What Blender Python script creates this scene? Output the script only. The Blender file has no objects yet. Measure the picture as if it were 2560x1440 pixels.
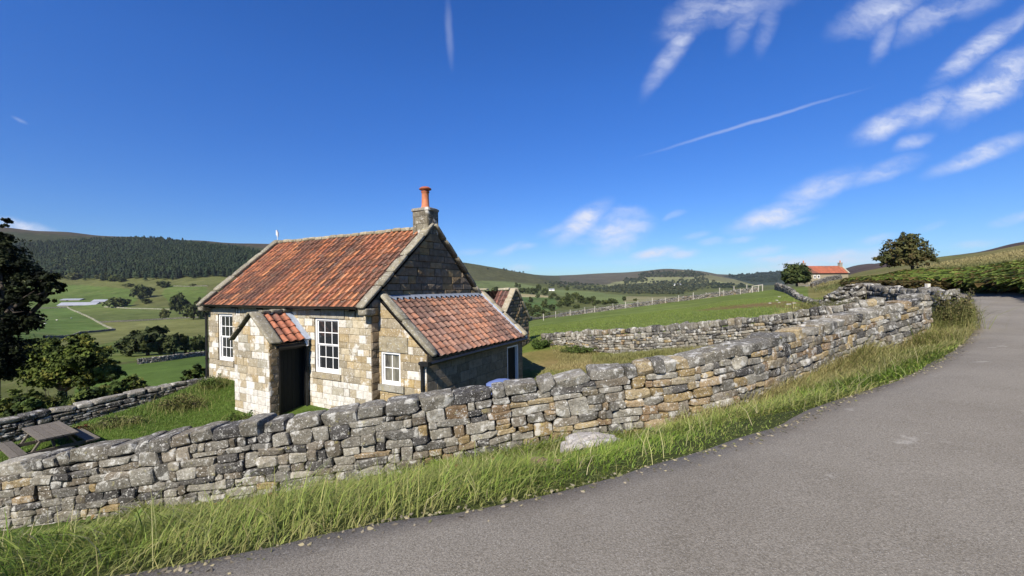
import bpy, math, random
import numpy as np
from mathutils import Vector, Matrix
random.seed(7); rng = np.random.default_rng(7)
sc = bpy.context.scene
col = sc.collection
R = math.radians
# ------------------------------------------------------------------ camera
F, ROLL, CZ = 1050.0, 0.0116, 1.6
cd = bpy.data.cameras.new('camera'); cam = bpy.data.objects.new('camera', cd); col.objects.link(cam)
cd.lens = F/2560*36; cd.sensor_width = 36; cd.clip_end = 12000; cd.clip_start = .05
c_, s_ = math.cos(ROLL), math.sin(ROLL)
cam.matrix_world = Matrix(((c_, s_, 0, 0), (0, 0, -1, 0), (-s_, c_, 0, CZ), (0, 0, 0, 1)))
sc.camera = cam
sc.view_settings.view_transform = 'Standard'; sc.view_settings.look = 'None'
sc.view_settings.exposure = 0.72; sc.view_settings.gamma = 1
# ------------------------------------------------------------------ sun
ANG = 0.4995                                    # the cottage's yaw
uv = np.array([-math.cos(ANG), math.sin(ANG)]); vv = np.array([math.sin(ANG), math.cos(ANG)])
dl = R(3.6); hz = math.cos(dl)*(-vv) + math.sin(dl)*(-uv)
EL = R(41)
to_sun = Vector((hz[0]*math.cos(EL), hz[1]*math.cos(EL), math.sin(EL)))
ld = bpy.data.lights.new('sun', 'SUN'); ld.energy = 4.9; ld.angle = R(.5); ld.color = (1.0, .93, .83)
lo = bpy.data.objects.new('sun', ld); col.objects.link(lo)
lo.rotation_euler = to_sun.to_track_quat('Z', 'Y').to_euler()
# ------------------------------------------------------------------ sky
w = bpy.data.worlds.new('World'); sc.world = w; w.use_nodes = True
nt = w.node_tree; N = nt.nodes; Lk = nt.links; N.clear()
def node(t, **k):
    n = N.new(t)
    for a, b in k.items(): setattr(n, a, b)
    return n
def math_n(op, a, b=None, clamp=False):
    n = node('ShaderNodeMath', operation=op, use_clamp=clamp)
    for i, v in enumerate((a, b)):
        if v is None: continue
        if isinstance(v, (int, float)): n.inputs[i].default_value = v
        else: Lk.new(v, n.inputs[i])
    return n.outputs[0]
sky = node('ShaderNodeTexSky', sky_type='NISHITA', sun_disc=False)
sky.sun_elevation = EL; sky.sun_rotation = math.atan2(to_sun.x, to_sun.y)
sky.altitude = 300; sky.air_density = 1.0; sky.dust_density = .25; sky.ozone_density = 2.5
tc = node('ShaderNodeTexCoord')
sep = node('ShaderNodeSeparateXYZ'); Lk.new(tc.outputs['Generated'], sep.inputs[0])
yy = math_n('MAXIMUM', sep.outputs[1], .02)
gx = math_n('DIVIDE', sep.outputs[0], yy); gz = math_n('DIVIDE', sep.outputs[2], yy)
front = math_n('GREATER_THAN', sep.outputs[1], .05)
cmb = node('ShaderNodeCombineXYZ'); Lk.new(gx, cmb.inputs[0]); Lk.new(gz, cmb.inputs[1])
nz1 = node('ShaderNodeTexNoise'); nz1.inputs['Scale'].default_value = 9; nz1.inputs['Detail'].default_value = 7; nz1.inputs['Roughness'].default_value = .6
Lk.new(cmb.outputs[0], nz1.inputs['Vector'])
dsub = node('ShaderNodeVectorMath', operation='SUBTRACT'); Lk.new(nz1.outputs['Color'], dsub.inputs[0]); dsub.inputs[1].default_value = (.5, .5, .5)
dmul = node('ShaderNodeVectorMath', operation='SCALE'); Lk.new(dsub.outputs[0], dmul.inputs[0]); dmul.inputs['Scale'].default_value = .075
dadd = node('ShaderNodeVectorMath', operation='ADD'); Lk.new(cmb.outputs[0], dadd.inputs[0]); Lk.new(dmul.outputs[0], dadd.inputs[1])
dmul2 = node('ShaderNodeVectorMath', operation='SCALE'); Lk.new(dsub.outputs[0], dmul2.inputs[0]); dmul2.inputs['Scale'].default_value = .030
dadd2 = node('ShaderNodeVectorMath', operation='ADD'); Lk.new(cmb.outputs[0], dadd2.inputs[0]); Lk.new(dmul2.outputs[0], dadd2.inputs[1])
# (px, py, half length, half width, angle deg, strength)
CL = [(1455, 556, 75, 26, 35, .9), (1545, 575, 75, 40, 12, .85), (1520, 612, 48, 22, 20, .45), (1560, 530, 40, 12, 0, .35),
      (1935, 538, 105, 24, 17, .9), (2055, 466, 95, 26, 18, .65), (2215, 425, 90, 20, 20, .5),
      (2235, 305, 100, 26, 22, .8), (2330, 270, 70, 26, 35, .6), (2480, 215, 130, 42, 32, .9), (2450, 385, 120, 20, 20, .75), (2285, 355, 46, 14, 20, .5),
      (1640, 632, 58, 11, 6, .95), (1705, 634, 42, 9, 3, .7), (1900, 630, 55, 11, 10, .4), (2070, 655, 190, 24, 7, .85),
      (2185, 600, 52, 12, 10, .4), (1780, 606, 32, 10, 5, .35), (1270, 625, 42, 9, 18, .35), (1315, 617, 26, 7, 10, .35), (1300, 668, 34, 10, 3, .4),
      (1180, 632, 34, 7, 3, .3), (40, 562, 90, 14, -12, .8), (2540, 545, 60, 12, 14, .4), (1685, 540, 26, 8, 20, .35), (1940, 648, 60, 10, 6, .5),
      (1730, 40, 90, 36, 30, .5), (1840, 20, 120, 30, 10, .45), (1690, 120, 120, 22, 55, .55), (1870, 50, 80, 24, 60, .3), (1920, 60, 70, 20, 75, .25), (2200, 30, 110, 34, 22, .6), (2330, 40, 90, 30, 30, .5), (2210, 90, 60, 20, 65, .4),
      (2440, 10, 70, 24, 20, .4), (2450, 120, 130, 24, 36, .7), (2520, 70, 80, 20, 38, .5), (1390, 575, 40, 12, 20, .4), (1490, 600, 60, 10, 5, .35), (1975, 556, 60, 9, 12, .35), (1740, 590, 34, 8, 12, .25), (1850, 600, 40, 8, 8, .3), (2440, 610, 60, 9, 6, .25), (2330, 565, 36, 8, 12, .25), (1600, 650, 80, 8, 4, .25), (2250, 640, 60, 8, 5, .35)]
acc = None
for (px, py, hl, hw, an, st) in CL:
    X = (px-1280)/F; U = (720-py)/F
    m = node('ShaderNodeMapping', vector_type='TEXTURE')
    m.inputs['Location'].default_value = (X*c_+U*s_, -X*s_+U*c_, 0); m.inputs['Rotation'].default_value = (0, 0, R(an))
    m.inputs['Scale'].default_value = (hl*1.25/F, hw*1.35/F, 1); Lk.new((dadd if hw > 27 else dadd2).outputs[0], m.inputs[0])
    ln = node('ShaderNodeVectorMath', operation='LENGTH'); Lk.new(m.outputs[0], ln.inputs[0])
    mr = node('ShaderNodeMapRange', interpolation_type='SMOOTHSTEP'); Lk.new(ln.outputs['Value'], mr.inputs[0])
    mr.inputs[1].default_value = 1.2; mr.inputs[2].default_value = 0.15; mr.inputs[3].default_value = 0; mr.inputs[4].default_value = st*1.15
    acc = mr.outputs[0] if acc is None else math_n('MAXIMUM', acc, mr.outputs[0])
nz2 = node('ShaderNodeTexNoise'); nz2.inputs['Scale'].default_value = 11; nz2.inputs['Detail'].default_value = 9; nz2.inputs['Roughness'].default_value = .62
mp2 = node('ShaderNodeMapping'); mp2.inputs['Rotation'].default_value = (0, 0, R(-30)); mp2.inputs['Scale'].default_value = (.8, 2.4, 1)
Lk.new(dadd.outputs[0], mp2.inputs[0]); Lk.new(mp2.outputs[0], nz2.inputs['Vector'])
tex = node('ShaderNodeMapRange'); Lk.new(nz2.outputs['Fac'], tex.inputs[0]); tex.inputs[1].default_value = .36; tex.inputs[2].default_value = .64
tex.inputs[3].default_value = .28; tex.inputs[4].default_value = 1.05
cl = math_n('MULTIPLY', acc, tex.outputs[0]); 
# contrails: thin straight streaks
for (x1, y1, x2, y2, wd, st) in [(1575, 398, 2190, 214, 3.6, .30), (1118, -20, 1129, 182, 8, .17), (26, 288, 74, 312, 4, .18)]:
    a = ((x1-1280)/F, (720-y1)/F); b = ((x2-1280)/F, (720-y2)/F)
    cx, cy = (a[0]+b[0])/2, (a[1]+b[1])/2
    m = node('ShaderNodeMapping', vector_type='TEXTURE')
    m.inputs['Location'].default_value = (cx*c_+cy*s_, -cx*s_+cy*c_, 0); m.inputs['Rotation'].default_value = (0, 0, math.atan2(b[1]-a[1], b[0]-a[0])-ROLL)
    m.inputs['Scale'].default_value = (math.hypot(b[0]-a[0], b[1]-a[1])/2, wd*1.6/F, 1)
    mixv = node('ShaderNodeVectorMath', operation='SCALE'); Lk.new(dsub.outputs[0], mixv.inputs[0]); mixv.inputs['Scale'].default_value = .012
    ad = node('ShaderNodeVectorMath', operation='ADD'); Lk.new(cmb.outputs[0], ad.inputs[0]); Lk.new(mixv.outputs[0], ad.inputs[1])
    Lk.new(ad.outputs[0], m.inputs[0])
    ln = node('ShaderNodeVectorMath', operation='LENGTH'); Lk.new(m.outputs[0], ln.inputs[0])
    mr = node('ShaderNodeMapRange', interpolation_type='SMOOTHSTEP'); Lk.new(ln.outputs['Value'], mr.inputs[0])
    mr.inputs[1].default_value = 1.1; mr.inputs[2].default_value = 0.1; mr.inputs[3].default_value = 0; mr.inputs[4].default_value = st
    cl = math_n('MAXIMUM', cl, mr.outputs[0])
cl = math_n('MULTIPLY', cl, front, True)
hs = node('ShaderNodeHueSaturation'); hs.inputs['Saturation'].default_value = 1.32; hs.inputs['Hue'].default_value = .508; Lk.new(sky.outputs[0], hs.inputs['Color'])
tn = node('ShaderNodeMix', data_type='RGBA', blend_type='MULTIPLY'); tn.inputs[0].default_value = 1
Lk.new(hs.outputs[0], tn.inputs[6]); tn.inputs[7].default_value = (.70, .86, 1.12, 1)
el_ = node('ShaderNodeMapRange'); Lk.new(sep.outputs[2], el_.inputs[0]); el_.inputs[1].default_value = 0; el_.inputs[2].default_value = .42; el_.inputs[3].default_value = 0; el_.inputs[4].default_value = 1
ec2 = node('ShaderNodeMix', data_type='RGBA'); Lk.new(el_.outputs[0], ec2.inputs[0]); ec2.inputs[6].default_value = (.62, .72, .80, 1); ec2.inputs[7].default_value = (1.02, 1.05, 1.08, 1)
tn2 = node('ShaderNodeMix', data_type='RGBA', blend_type='MULTIPLY'); tn2.inputs[0].default_value = 1; Lk.new(tn.outputs[2], tn2.inputs[6]); Lk.new(ec2.outputs[2], tn2.inputs[7])
mx = node('ShaderNodeMix', data_type='RGBA'); Lk.new(cl, mx.inputs[0]); Lk.new(tn2.outputs[2], mx.inputs[6]); mx.inputs[7].default_value = (5.6, 6.0, 7.2, 1)
bg = node('ShaderNodeBackground'); bg.inputs[1].default_value = .082; Lk.new(mx.outputs[2], bg.inputs[0])
wo = node('ShaderNodeOutputWorld'); Lk.new(bg.outputs[0], wo.inputs[0])
sc.cycles.max_bounces = 5; sc.cycles.transparent_max_bounces = 6

# ------------------------------------------------------------------ helpers
SC = 1.2                                        # metres per unit of the near layout survey
def P(px, py, Y):                               # the point seen at (px,py) of a 2560x1440 frame, Y metres ahead
    X = (px-1280)/F; U = (720-py)/F
    return np.array([(X*c_+U*s_)*Y, Y, (-X*s_+U*c_)*Y+CZ])
def Q(px, py, Y): return P(px, py, Y*SC)
def G(px, py, z):
    p = P(px, py, 1.0); return P(px, py, (z-CZ)/(p[2]-CZ))
def proj(V):
    V = np.asarray(V); x = V[..., 0]; y = np.maximum(V[..., 1], 1e-3); u = V[..., 2]-CZ
    X = (x*c_-u*s_)/y; U = (x*s_+u*c_)/y
    return 1280+F*X, 720-F*U
class Fbm:
    def __init__(s, seed, n=24, lo=.5, hi=4):
        r = np.random.default_rng(seed); k = np.exp(r.uniform(math.log(lo), math.log(hi), n)); a = r.uniform(0, 2*math.pi, n)
        s.k = np.stack([np.cos(a)*k, np.sin(a)*k], 1); s.p = r.uniform(0, 6.28, n); s.w = k**-.8; s.w /= math.sqrt((s.w**2).sum())
    def __call__(s, x, y):
        o = np.zeros(np.shape(x))
        for k, p, w in zip(s.k, s.p, s.w): o = o + w*np.sin(k[0]*x+k[1]*y+p)
        return o
def sstep(a, b, x):
    t = np.clip((x-a)/(b-a), 0, 1); return t*t*(3-2*t)
class MB:
    """collects geometry; build() links it as ONE mesh object"""
    def __init__(s): s.V = []; s.F = []; s.T = []; s.n = 0
    def add(s, V, F, tint=(1, 1, 1)):
        V = np.asarray(V, dtype=float).reshape(-1, 3); s.V.append(V)
        for f in (F if isinstance(F, list) else [F]):
            f = np.asarray(f)
            if f.size: s.F.append(f+s.n)
        t = np.asarray(tint, dtype=float)
        s.T.append(np.broadcast_to(t, (len(V), 3)).copy()); s.n += len(V)
    def box(s, a, b, tint=(1, 1, 1), M=None):
        x0, y0, z0 = a; x1, y1, z1 = b
        V = np.array([(x, y, z) for x in (x0, x1) for y in (y0, y1) for z in (z0, z1)])
        if M is not None: V = M(V)
        s.add(V, np.array([(0, 1, 3, 2), (4, 6, 7, 5), (0, 4, 5, 1), (2, 3, 7, 6), (0, 2, 6, 4), (1, 5, 7, 3)]), tint)
    def tube(s, pts, rad, n=8, tint=(1, 1, 1), cap=True):
        pts = [np.array(p, float) for p in pts]; rad = rad if hasattr(rad, '__len__') else [rad]*len(pts)
        V = []; m = len(pts)
        for i, p in enumerate(pts):
            d = pts[min(i+1, m-1)]-pts[max(i-1, 0)]; d = d/(np.linalg.norm(d)+1e-9)
            a = np.cross(d, (0, 0, 1) if abs(d[2]) < .9 else (1, 0, 0)); a /= np.linalg.norm(a); b = np.cross(d, a)
            for k in range(n):
                t = 2*math.pi*k/n; V.append(p+rad[i]*(math.cos(t)*a+math.sin(t)*b))
        Fq = [(i*n+k, i*n+(k+1) % n, (i+1)*n+(k+1) % n, (i+1)*n+k) for i in range(m-1) for k in range(n)]
        if cap:
            V.append(pts[0]); V.append(pts[-1]); e = m*n
            Ft = [(e, (k+1) % n, k) for k in range(n)]+[(e+1, (m-1)*n+k, (m-1)*n+(k+1) % n) for k in range(n)]
            s.add(V, [np.array(Fq), np.array(Ft)], tint)
        else: s.add(V, np.array(Fq), tint)
    def bar(s, p, q, w, h, tint=(1, 1, 1), up=(0, 0, 1)):
        p = np.array(p, float); q = np.array(q, float); d = q-p; L = np.linalg.norm(d); d /= L
        a = np.cross(d, up); a /= np.linalg.norm(a); b = np.cross(a, d)
        s.box((0, -w/2, -h/2), (L, w/2, h/2), tint, lambda V: p+V[:, :1]*d+V[:, 1:2]*a+V[:, 2:]*b)
    def build(s, name, m, parent=None, smooth=False, loc=None):
        V = np.concatenate(s.V) if s.V else np.zeros((0, 3)); T = np.concatenate(s.T)
        me = bpy.data.meshes.new(name)
        me.vertices.add(len(V)); me.vertices.foreach_set('co', V.ravel())
        lv = np.concatenate([f.ravel() for f in s.F]); lt = np.concatenate([np.full(len(f), f.shape[1]) for f in s.F])
        me.loops.add(len(lv)); me.loops.foreach_set('vertex_index', lv.astype(np.int32))
        ls = np.concatenate([[0], np.cumsum(lt)[:-1]])
        me.polygons.add(len(lt)); me.polygons.foreach_set('loop_start', ls.astype(np.int32)); me.polygons.foreach_set('loop_total', lt.astype(np.int32))
        me.polygons.foreach_set('use_smooth', np.full(len(lt), smooth))
        at = me.color_attributes.new('tint', 'FLOAT_COLOR', 'POINT')
        at.data.foreach_set('color', np.concatenate([T, np.ones((len(T), 1))], 1).ravel())
        me.materials.append(m); me.update(calc_edges=True); me.validate()
        o = bpy.data.objects.new(name, me); col.objects.link(o)
        if parent is not None: o.parent = parent
        if loc is not None: o.location = loc
        return o
def tag(o, label=None, cat=None, group=None, kind=None):
    for k, v in (('label', label), ('category', cat), ('group', group), ('kind', kind)):
        if v: o[k] = v
    return o
def empty(name, loc=(0, 0, 0), rz=0):
    o = bpy.data.objects.new(name, None); col.objects.link(o); o.location = loc; o.rotation_euler = (0, 0, rz); o.empty_display_size = .3; return o
def copy_tree(o, parent=None):
    c = o.copy(); col.objects.link(c); c.parent = parent
    for ch in list(o.children): copy_tree(ch, c)
    return c

# ------------------------------------------------------------------ materials
def mat(name, base=(.5, .5, .5), rough=.85, tint=True, spec=.3, layers=(), bump=(), trans=0, metal=0, coords='Object'):
    """layers: (scale, detail, lo, hi, colour, amount[, 'vor'/'mul'/mapping scale]) mixed over tint*base; bump: (scale, strength, distance)"""
    m = bpy.data.materials.new(name); m.use_nodes = True; t = m.node_tree; n = t.nodes; b = n['Principled BSDF']; L = t.links
    b.inputs['Roughness'].default_value = rough; b.inputs['Specular IOR Level'].default_value = spec; b.inputs['Metallic'].default_value = metal
    tcn = n.new('ShaderNodeTexCoord'); co = tcn.outputs[coords]
    rgb = n.new('ShaderNodeMix'); rgb.data_type = 'RGBA'; rgb.blend_type = 'MULTIPLY'; rgb.inputs[0].default_value = 1
    rgb.inputs[6].default_value = (*base, 1); rgb.inputs[7].default_value = (1, 1, 1, 1)
    if tint:
        a = n.new('ShaderNodeAttribute'); a.attribute_name = 'tint'; L.new(a.outputs['Color'], rgb.inputs[7])
    cur = rgb.outputs[2]
    for l in layers:
        sc_, det, lo, hi, cc, am = l[:6]; mode = l[6] if len(l) > 6 else 'mix'; ms = l[7] if len(l) > 7 else None
        src = co
        if ms:
            mp = n.new('ShaderNodeMapping'); mp.inputs['Scale'].default_value = ms; L.new(co, mp.inputs[0]); src = mp.outputs[0]
        if mode == 'vor':
            tx = n.new('ShaderNodeTexVoronoi'); tx.inputs['Scale'].default_value = sc_; L.new(src, tx.inputs['Vector']); o = tx.outputs['Distance']
            nn = n.new('ShaderNodeTexNoise'); nn.inputs['Scale'].default_value = sc_*2.3; nn.inputs['Detail'].default_value = 4; L.new(src, nn.inputs['Vector'])
            ad = n.new('ShaderNodeMath'); ad.operation = 'MULTIPLY_ADD'; L.new(nn.outputs['Fac'], ad.inputs[0]); ad.inputs[1].default_value = .6; L.new(o, ad.inputs[2]); o = ad.outputs[0]
        else:
            tx = n.new('ShaderNodeTexNoise'); tx.inputs['Scale'].default_value = sc_; tx.inputs['Detail'].default_value = det; tx.inputs['Roughness'].default_value = .62
            L.new(src, tx.inputs['Vector']); o = tx.outputs['Fac']
        mr = n.new('ShaderNodeMapRange'); L.new(o, mr.inputs[0]); mr.inputs[1].default_value = lo; mr.inputs[2].default_value = hi
        mr.inputs[3].default_value = 0; mr.inputs[4].default_value = am
        mx = n.new('ShaderNodeMix'); mx.data_type = 'RGBA'; mx.blend_type = 'MULTIPLY' if mode == 'mul' else 'MIX'
        L.new(mr.outputs[0], mx.inputs[0]); L.new(cur, mx.inputs[6]); mx.inputs[7].default_value = (*cc, 1); cur = mx.outputs[2]
    L.new(cur, b.inputs['Base Color'])
    prev = None
    for (sc_, st, ds) in bump:
        tx = n.new('ShaderNodeTexNoise'); tx.inputs['Scale'].default_value = sc_; tx.inputs['Detail'].default_value = 6; tx.inputs['Roughness'].default_value = .65
        L.new(co, tx.inputs['Vector']); bp = n.new('ShaderNodeBump'); bp.inputs['Strength'].default_value = st; bp.inputs['Distance'].default_value = ds
        L.new(tx.outputs['Fac'], bp.inputs['Height'])
        if prev: L.new(prev, bp.inputs['Normal'])
        prev = bp.outputs[0]
    if prev: L.new(prev, b.inputs['Normal'])
    if trans:
        tl = n.new('ShaderNodeBsdfTranslucent'); L.new(cur, tl.inputs[0]); ms_ = n.new('ShaderNodeMixShader'); ms_.inputs[0].default_value = trans
        L.new(b.outputs[0], ms_.inputs[1]); L.new(tl.outputs[0], ms_.inputs[2]); L.new(ms_.outputs[0], n['Material Output'].inputs[0])
    return m
WHT = (.62, .61, .57)
M = {}
M['rubble'] = mat('rubble_stone', (1.05, 1.05, 1.05), .92, spec=.15, layers=[
    (3.2, 7, .38, .66, (.50, .46, .41), .75, 'mul'), (24, 6, .42, .7, (.45, .43, .40), .75, 'mul'),
    (6, 9, .555, .61, (.54, .53, .48), .65), (14, 3, .48, .34, (.64, .63, .58), .85, 'vor'), (38, 5, .60, .66, (.66, .65, .60), .75), (11, 6, .60, .68, (.06, .055, .045), .55), (8, 6, .63, .68, (.40, .36, .10), .3)],
    bump=[(8, .8, .06), (45, .9, .02)])
M['ashlar'] = mat('ashlar_stone', (1, 1, 1), .9, layers=[
    (9, 7, .4, .72, (.55, .5, .42), .7, 'mul'), (2.2, 9, .55, .61, (.64, .62, .56), .7), (26, 5, .60, .66, (.75, .73, .68), .7), (5, 8, .60, .66, (.16, .13, .09), .45), (50, 4, .62, .7, (.1, .09, .07), .4)],
    bump=[(14, .5, .02), (70, .5, .008)])
M['dressed'] = mat('dressed_stone', (.30, .28, .23), .9, layers=[
    (5, 8, .4, .7, (.45, .43, .38), .8, 'mul'), (20, 6, .55, .63, (.5, .5, .45), .6), (8, 7, .58, .66, (.33, .27, .08), .35)], bump=[(20, .5, .02)])
M['ashlar_dark'] = mat('dark_ashlar', (1, 1, 1), .9, spec=.15, layers=[(7, 7, .4, .7, (.5, .45, .38), .7, 'mul'), (3, 7, .58, .68, (.30, .25, .17), .4), (40, 5, .62, .7, (.4, .38, .33), .35)], bump=[(12, .9, .035), (60, .6, .01)])  # ashlar of the gable and side walls, without large white patches
M['mortar'] = mat('mortar', (.30, .27, .21), .95, layers=[(20, 6, .4, .7, (.5, .48, .45), .6, 'mul')], bump=[(40, .5, .01)])
M['tile'] = mat('clay_tile', (1, 1, 1), .75, layers=[
    (6, 7, .42, .7, (.30, .26, .24), .75, 'mul'), (34, 6, .5, .7, (.45, .4, .38), .5, 'mul'), (14, 6, .60, .68, (.40, .38, .30), .4), (3, 8, .58, .66, (.20, .15, .11), .45)], bump=[(60, .3, .006)])
M['lead'] = mat('lead', (.24, .26, .29), .5, spec=.5, layers=[(8, 6, .4, .7, (.55, .55, .55), .7, 'mul'), (30, 5, .55, .7, (.5, .5, .5), .4)], bump=[(15, .3, .01)])
M['black'] = mat('black_paint', (.012, .012, .012), .42, spec=.4, layers=[(12, 5, .5, .75, (.04, .04, .035), .5)])
M['door'] = mat('black_door_paint', (.016, .018, .016), .7, spec=.12, layers=[(8, 6, .5, .8, (.014, .014, .013), .6, 'mix', (1, 1, .15))])
M['white'] = mat('white_paint', (.80, .79, .76), .45, layers=[(9, 6, .55, .75, (.8, .78, .72), .4, 'mul')])
M['pot'] = mat('chimney_clay', (.52, .19, .09), .7, layers=[(7, 6, .4, .7, (.5, .42, .4), .6, 'mul')], bump=[(30, .3, .01)])
M['wood'] = mat('weathered_wood', (.118, .102, .078), .85, layers=[(14, 7, .4, .7, (.45, .42, .4), .8, 'mul', (1, 1, 1)), (60, 4, .5, .7, (.3, .28, .25), .4)], bump=[(40, .5, .01)])
M['post'] = mat('post_wood', (.42, .39, .33), .85, layers=[(20, 5, .4, .7, (.6, .58, .55), .6, 'mul')])
M['bark'] = mat('bark', (.075, .06, .045), .95, layers=[(12, 6, .4, .7, (.5, .5, .5), .7, 'mul')], bump=[(20, .8, .03)])
M['leaf'] = mat('leaf', (1, 1, 1), .7, spec=.10, trans=.22)
M['blade'] = mat('grass_blade', (1, 1, 1), .6, spec=.25, trans=.3)
M['render_white'] = mat('whitewashed_wall', (.62, .60, .55), .9)
M['metal'] = mat('sheet_metal_roof', (.27, .28, .30), .45, spec=.5, layers=[(.3, 4, .4, .7, (.7, .7, .7), .5, 'mul')])
M['cloth'] = mat('blue_sheet', (.10, .14, .30), .6)
M['wool'] = mat('fleece', (.62, .59, .52), .95)
g_ = bpy.data.materials.new('window_glass'); g_.use_nodes = True; gb = g_.node_tree.nodes['Principled BSDF']
gb.inputs['Base Color'].default_value = (.02, .022, .024, 1); gb.inputs['Roughness'].default_value = .06; gb.inputs['Specular IOR Level'].default_value = .7
M['glass'] = g_
M['curtained'] = mat('curtained_glass', (.20, .19, .15), .12, spec=.6, layers=[(3, 3, .42, .6, (.03, .03, .03), .9, 'mix', (1, 1, .3))])
M['dark'] = mat('dark_interior', (.006, .006, .006), .9)
M['ground'] = mat('ground_cover', (1, 1, 1), .95, spec=.1, layers=[
    (.035, 9, .42, .62, (.70, .70, .55), .7, 'mul'), (.16, 8, .50, .66, (.62, .66, .5), .7, 'mul'), (.05, 8, .55, .66, (.24, .22, .10), .35),
    (.9, 8, .35, .7, (.62, .66, .55), .8, 'mul'), (9, 7, .4, .7, (.55, .55, .5), .7, 'mul'), (.09, 8, .42, .68, (.72, .74, .6), .7, 'mul'),
    (3, 7, .58, .7, (.20, .19, .08), .28)], bump=[(3, .5, .12), (25, .6, .03)])
M['moss'] = mat('soil', (1.0, .9, .8), .95, bump=[(20, .6, .04)])
# asphalt
M['road'] = mat('asphalt', (.262, .236, .190), .92, spec=.12, layers=[
    (.22, 4, .45, .6, (.86, .85, .84), .7, 'mul'), (.8, 7, .58, .64, (.88, .87, .86), .8, 'mul', (1, .35, 1)), (.35, 6, .4, .65, (.84, .83, .82), .8, 'mul'), (2.2, 6, .45, .7, (.85, .84, .82), .6, 'mul'),
    (75, 4, .38, .60, (.50, .49, .47), .85, 'mul'), (150, 2, .56, .66, (.42, .40, .35), .6), (60, 3, .68, .72, (.55, .52, .46), .5), (.5, 9, .60, .64, (.20, .17, .12), .35), (1.4, 10, .66, .70, (.36, .34, .29), .5)], bump=[(110, .8, .012)])

# ------------------------------------------------------------------ terrain
edge_px = [(380, 1440), (700, 1372), (1000, 1296), (1350, 1242), (1600, 1175), (1900, 1090), (2100, 1005), (2200, 969), (2300, 930), (2400, 867), (2436, 805)]
def zr(x): return .01*x if x > 0 else .03*x
E = []
for (px, py) in edge_px:
    z = 0
    for _ in range(20): z = zr(G(px, py, z)[0])
    E.append(G(px, py, z))
E = np.array(E)
E = np.concatenate([[(-14, 2.0, -.75), (-9, 1.9, -.38), (-5, 2.0, -.18)], E])
E = np.concatenate([E, [P(2428, 762, 23), P(2429, 752, 30), P(2345, 740, 39), P(2200, 729, 47), P(2075, 723, 58), P(2030, 715, 85), P(1985, 711, 130), P(1930, 709, 200)]])
def smooth_curve(Pn, n):
    Pn = np.asarray(Pn, float); d = np.concatenate([[0], np.cumsum(np.linalg.norm(np.diff(Pn[:, :2], axis=0), axis=1))])
    # Catmull-Rom sampled by length
    out = []; t = np.linspace(0, d[-1], n)
    m = np.gradient(Pn, d, axis=0)
    for s in t:
        i = min(np.searchsorted(d, s, side='right')-1, len(d)-2); h = d[i+1]-d[i]; x = (s-d[i])/h
        out.append((2*x**3-3*x**2+1)*Pn[i]+(x**3-2*x**2+x)*h*m[i]+(-2*x**3+3*x**2)*Pn[i+1]+(x**3-x**2)*h*m[i+1])
    return np.array(out)
EC = smooth_curve(E, 900)
def normals(C):
    t = np.gradient(C[:, :2], axis=0); t /= np.linalg.norm(t, axis=1)[:, None]; return np.stack([t[:, 1], -t[:, 0]], 1), t
En, Et = normals(EC)
RW = 4.7
def rwf(p): return 4.9-1.8*float(sstep(6, 17, p[1]))
# foreground wall survey: px, py of the front top edge, py of the base, depth
WS = [(-160, 1200, 1352, 6.45), (0, 1164, 1325, 6.40), (250, 1122, 1290, 6.3), (500, 1078, 1258, 6.25), (750, 1044, 1222, 6.25), (1000, 1008, 1185, 6.35), (1300, 960, 1128, 6.6), (1500, 926, 1094, 6.7),
      (1700, 898, 1066, 6.75), (1850, 866, 1032, 7.0), (2000, 828, 975, 7.9), (2100, 800, 928, 8.7), (2200, 772, 893, 9.5), (2285, 751, 866, 9.75), (2322, 735, 852, 10.05)]
WB = np.array([Q(a, d, e) for a, b, d, e in WS]); WT = np.array([Q(a, b, e) for a, b, d, e in WS])
MS = [(1352, 836, 862, 17.5), (1420, 831, 866, 17), (1500, 826, 880, 16), (1600, 819, 884, 15), (1750, 806, 876, 13.4), (1900, 790, 860, 12), (2030, 772, 845, 10.8), (2150, 752, 835, 9.9), (2200, 742, 830, 9.7)]
ctrl = []
lastp = None
for i in range(0, 900):
    p = EC[i]; stp = 1.3 if p[1] < 14 else 3.5
    if p[1] > 60 or (lastp is not None and np.hypot(*(p[:2]-lastp)) < stp): continue
    lastp = p[:2].copy(); wv = rwf(p)
    ctrl += [(p[0], p[1], p[2])]
    q = p[:2]+En[i]*wv*.5; ctrl += [(q[0], q[1], p[2]+.03)]
    q = p[:2]+En[i]*wv; ctrl += [(q[0], q[1], p[2]+.01)]
    q = p[:2]+En[i]*(wv+2.2); ctrl += [(q[0], q[1], p[2]+(.15 if p[1] < 16 else .55))]
for p in WB:
    ctrl += [tuple(p), (p[0]-.15, p[1]+.8, p[2]-.05)]
for (px, py, Y) in [(676, 1049, 9.68), (547, 973, 12.8), (450, 1032, 10.3), (300, 1078, 8.9), (160, 1130, 8.3), (60, 1140, 8.2), (-100, 1150, 8.6), (600, 1100, 8.0), (800, 1090, 8.2),
                    (1068, 1050, 9.0), (1305, 975, 13.2), (1340, 945, 13.2), (1500, 905, 12.6), (1420, 915, 13.4), (1700, 880, 12), (1900, 862, 10.6), (2050, 845, 10.0), (900, 1040, 9.6),
                    (900, 900, 14), (1100, 880, 16), (700, 930, 17)]:
    ctrl.append(tuple(Q(px, py, Y)))
for a, b, d, e in MS[:-1]:
    p = Q(a, d, e); ctrl += [tuple(p), (p[0]+.3, p[1]+1.2, p[2]+.05)]
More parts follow.
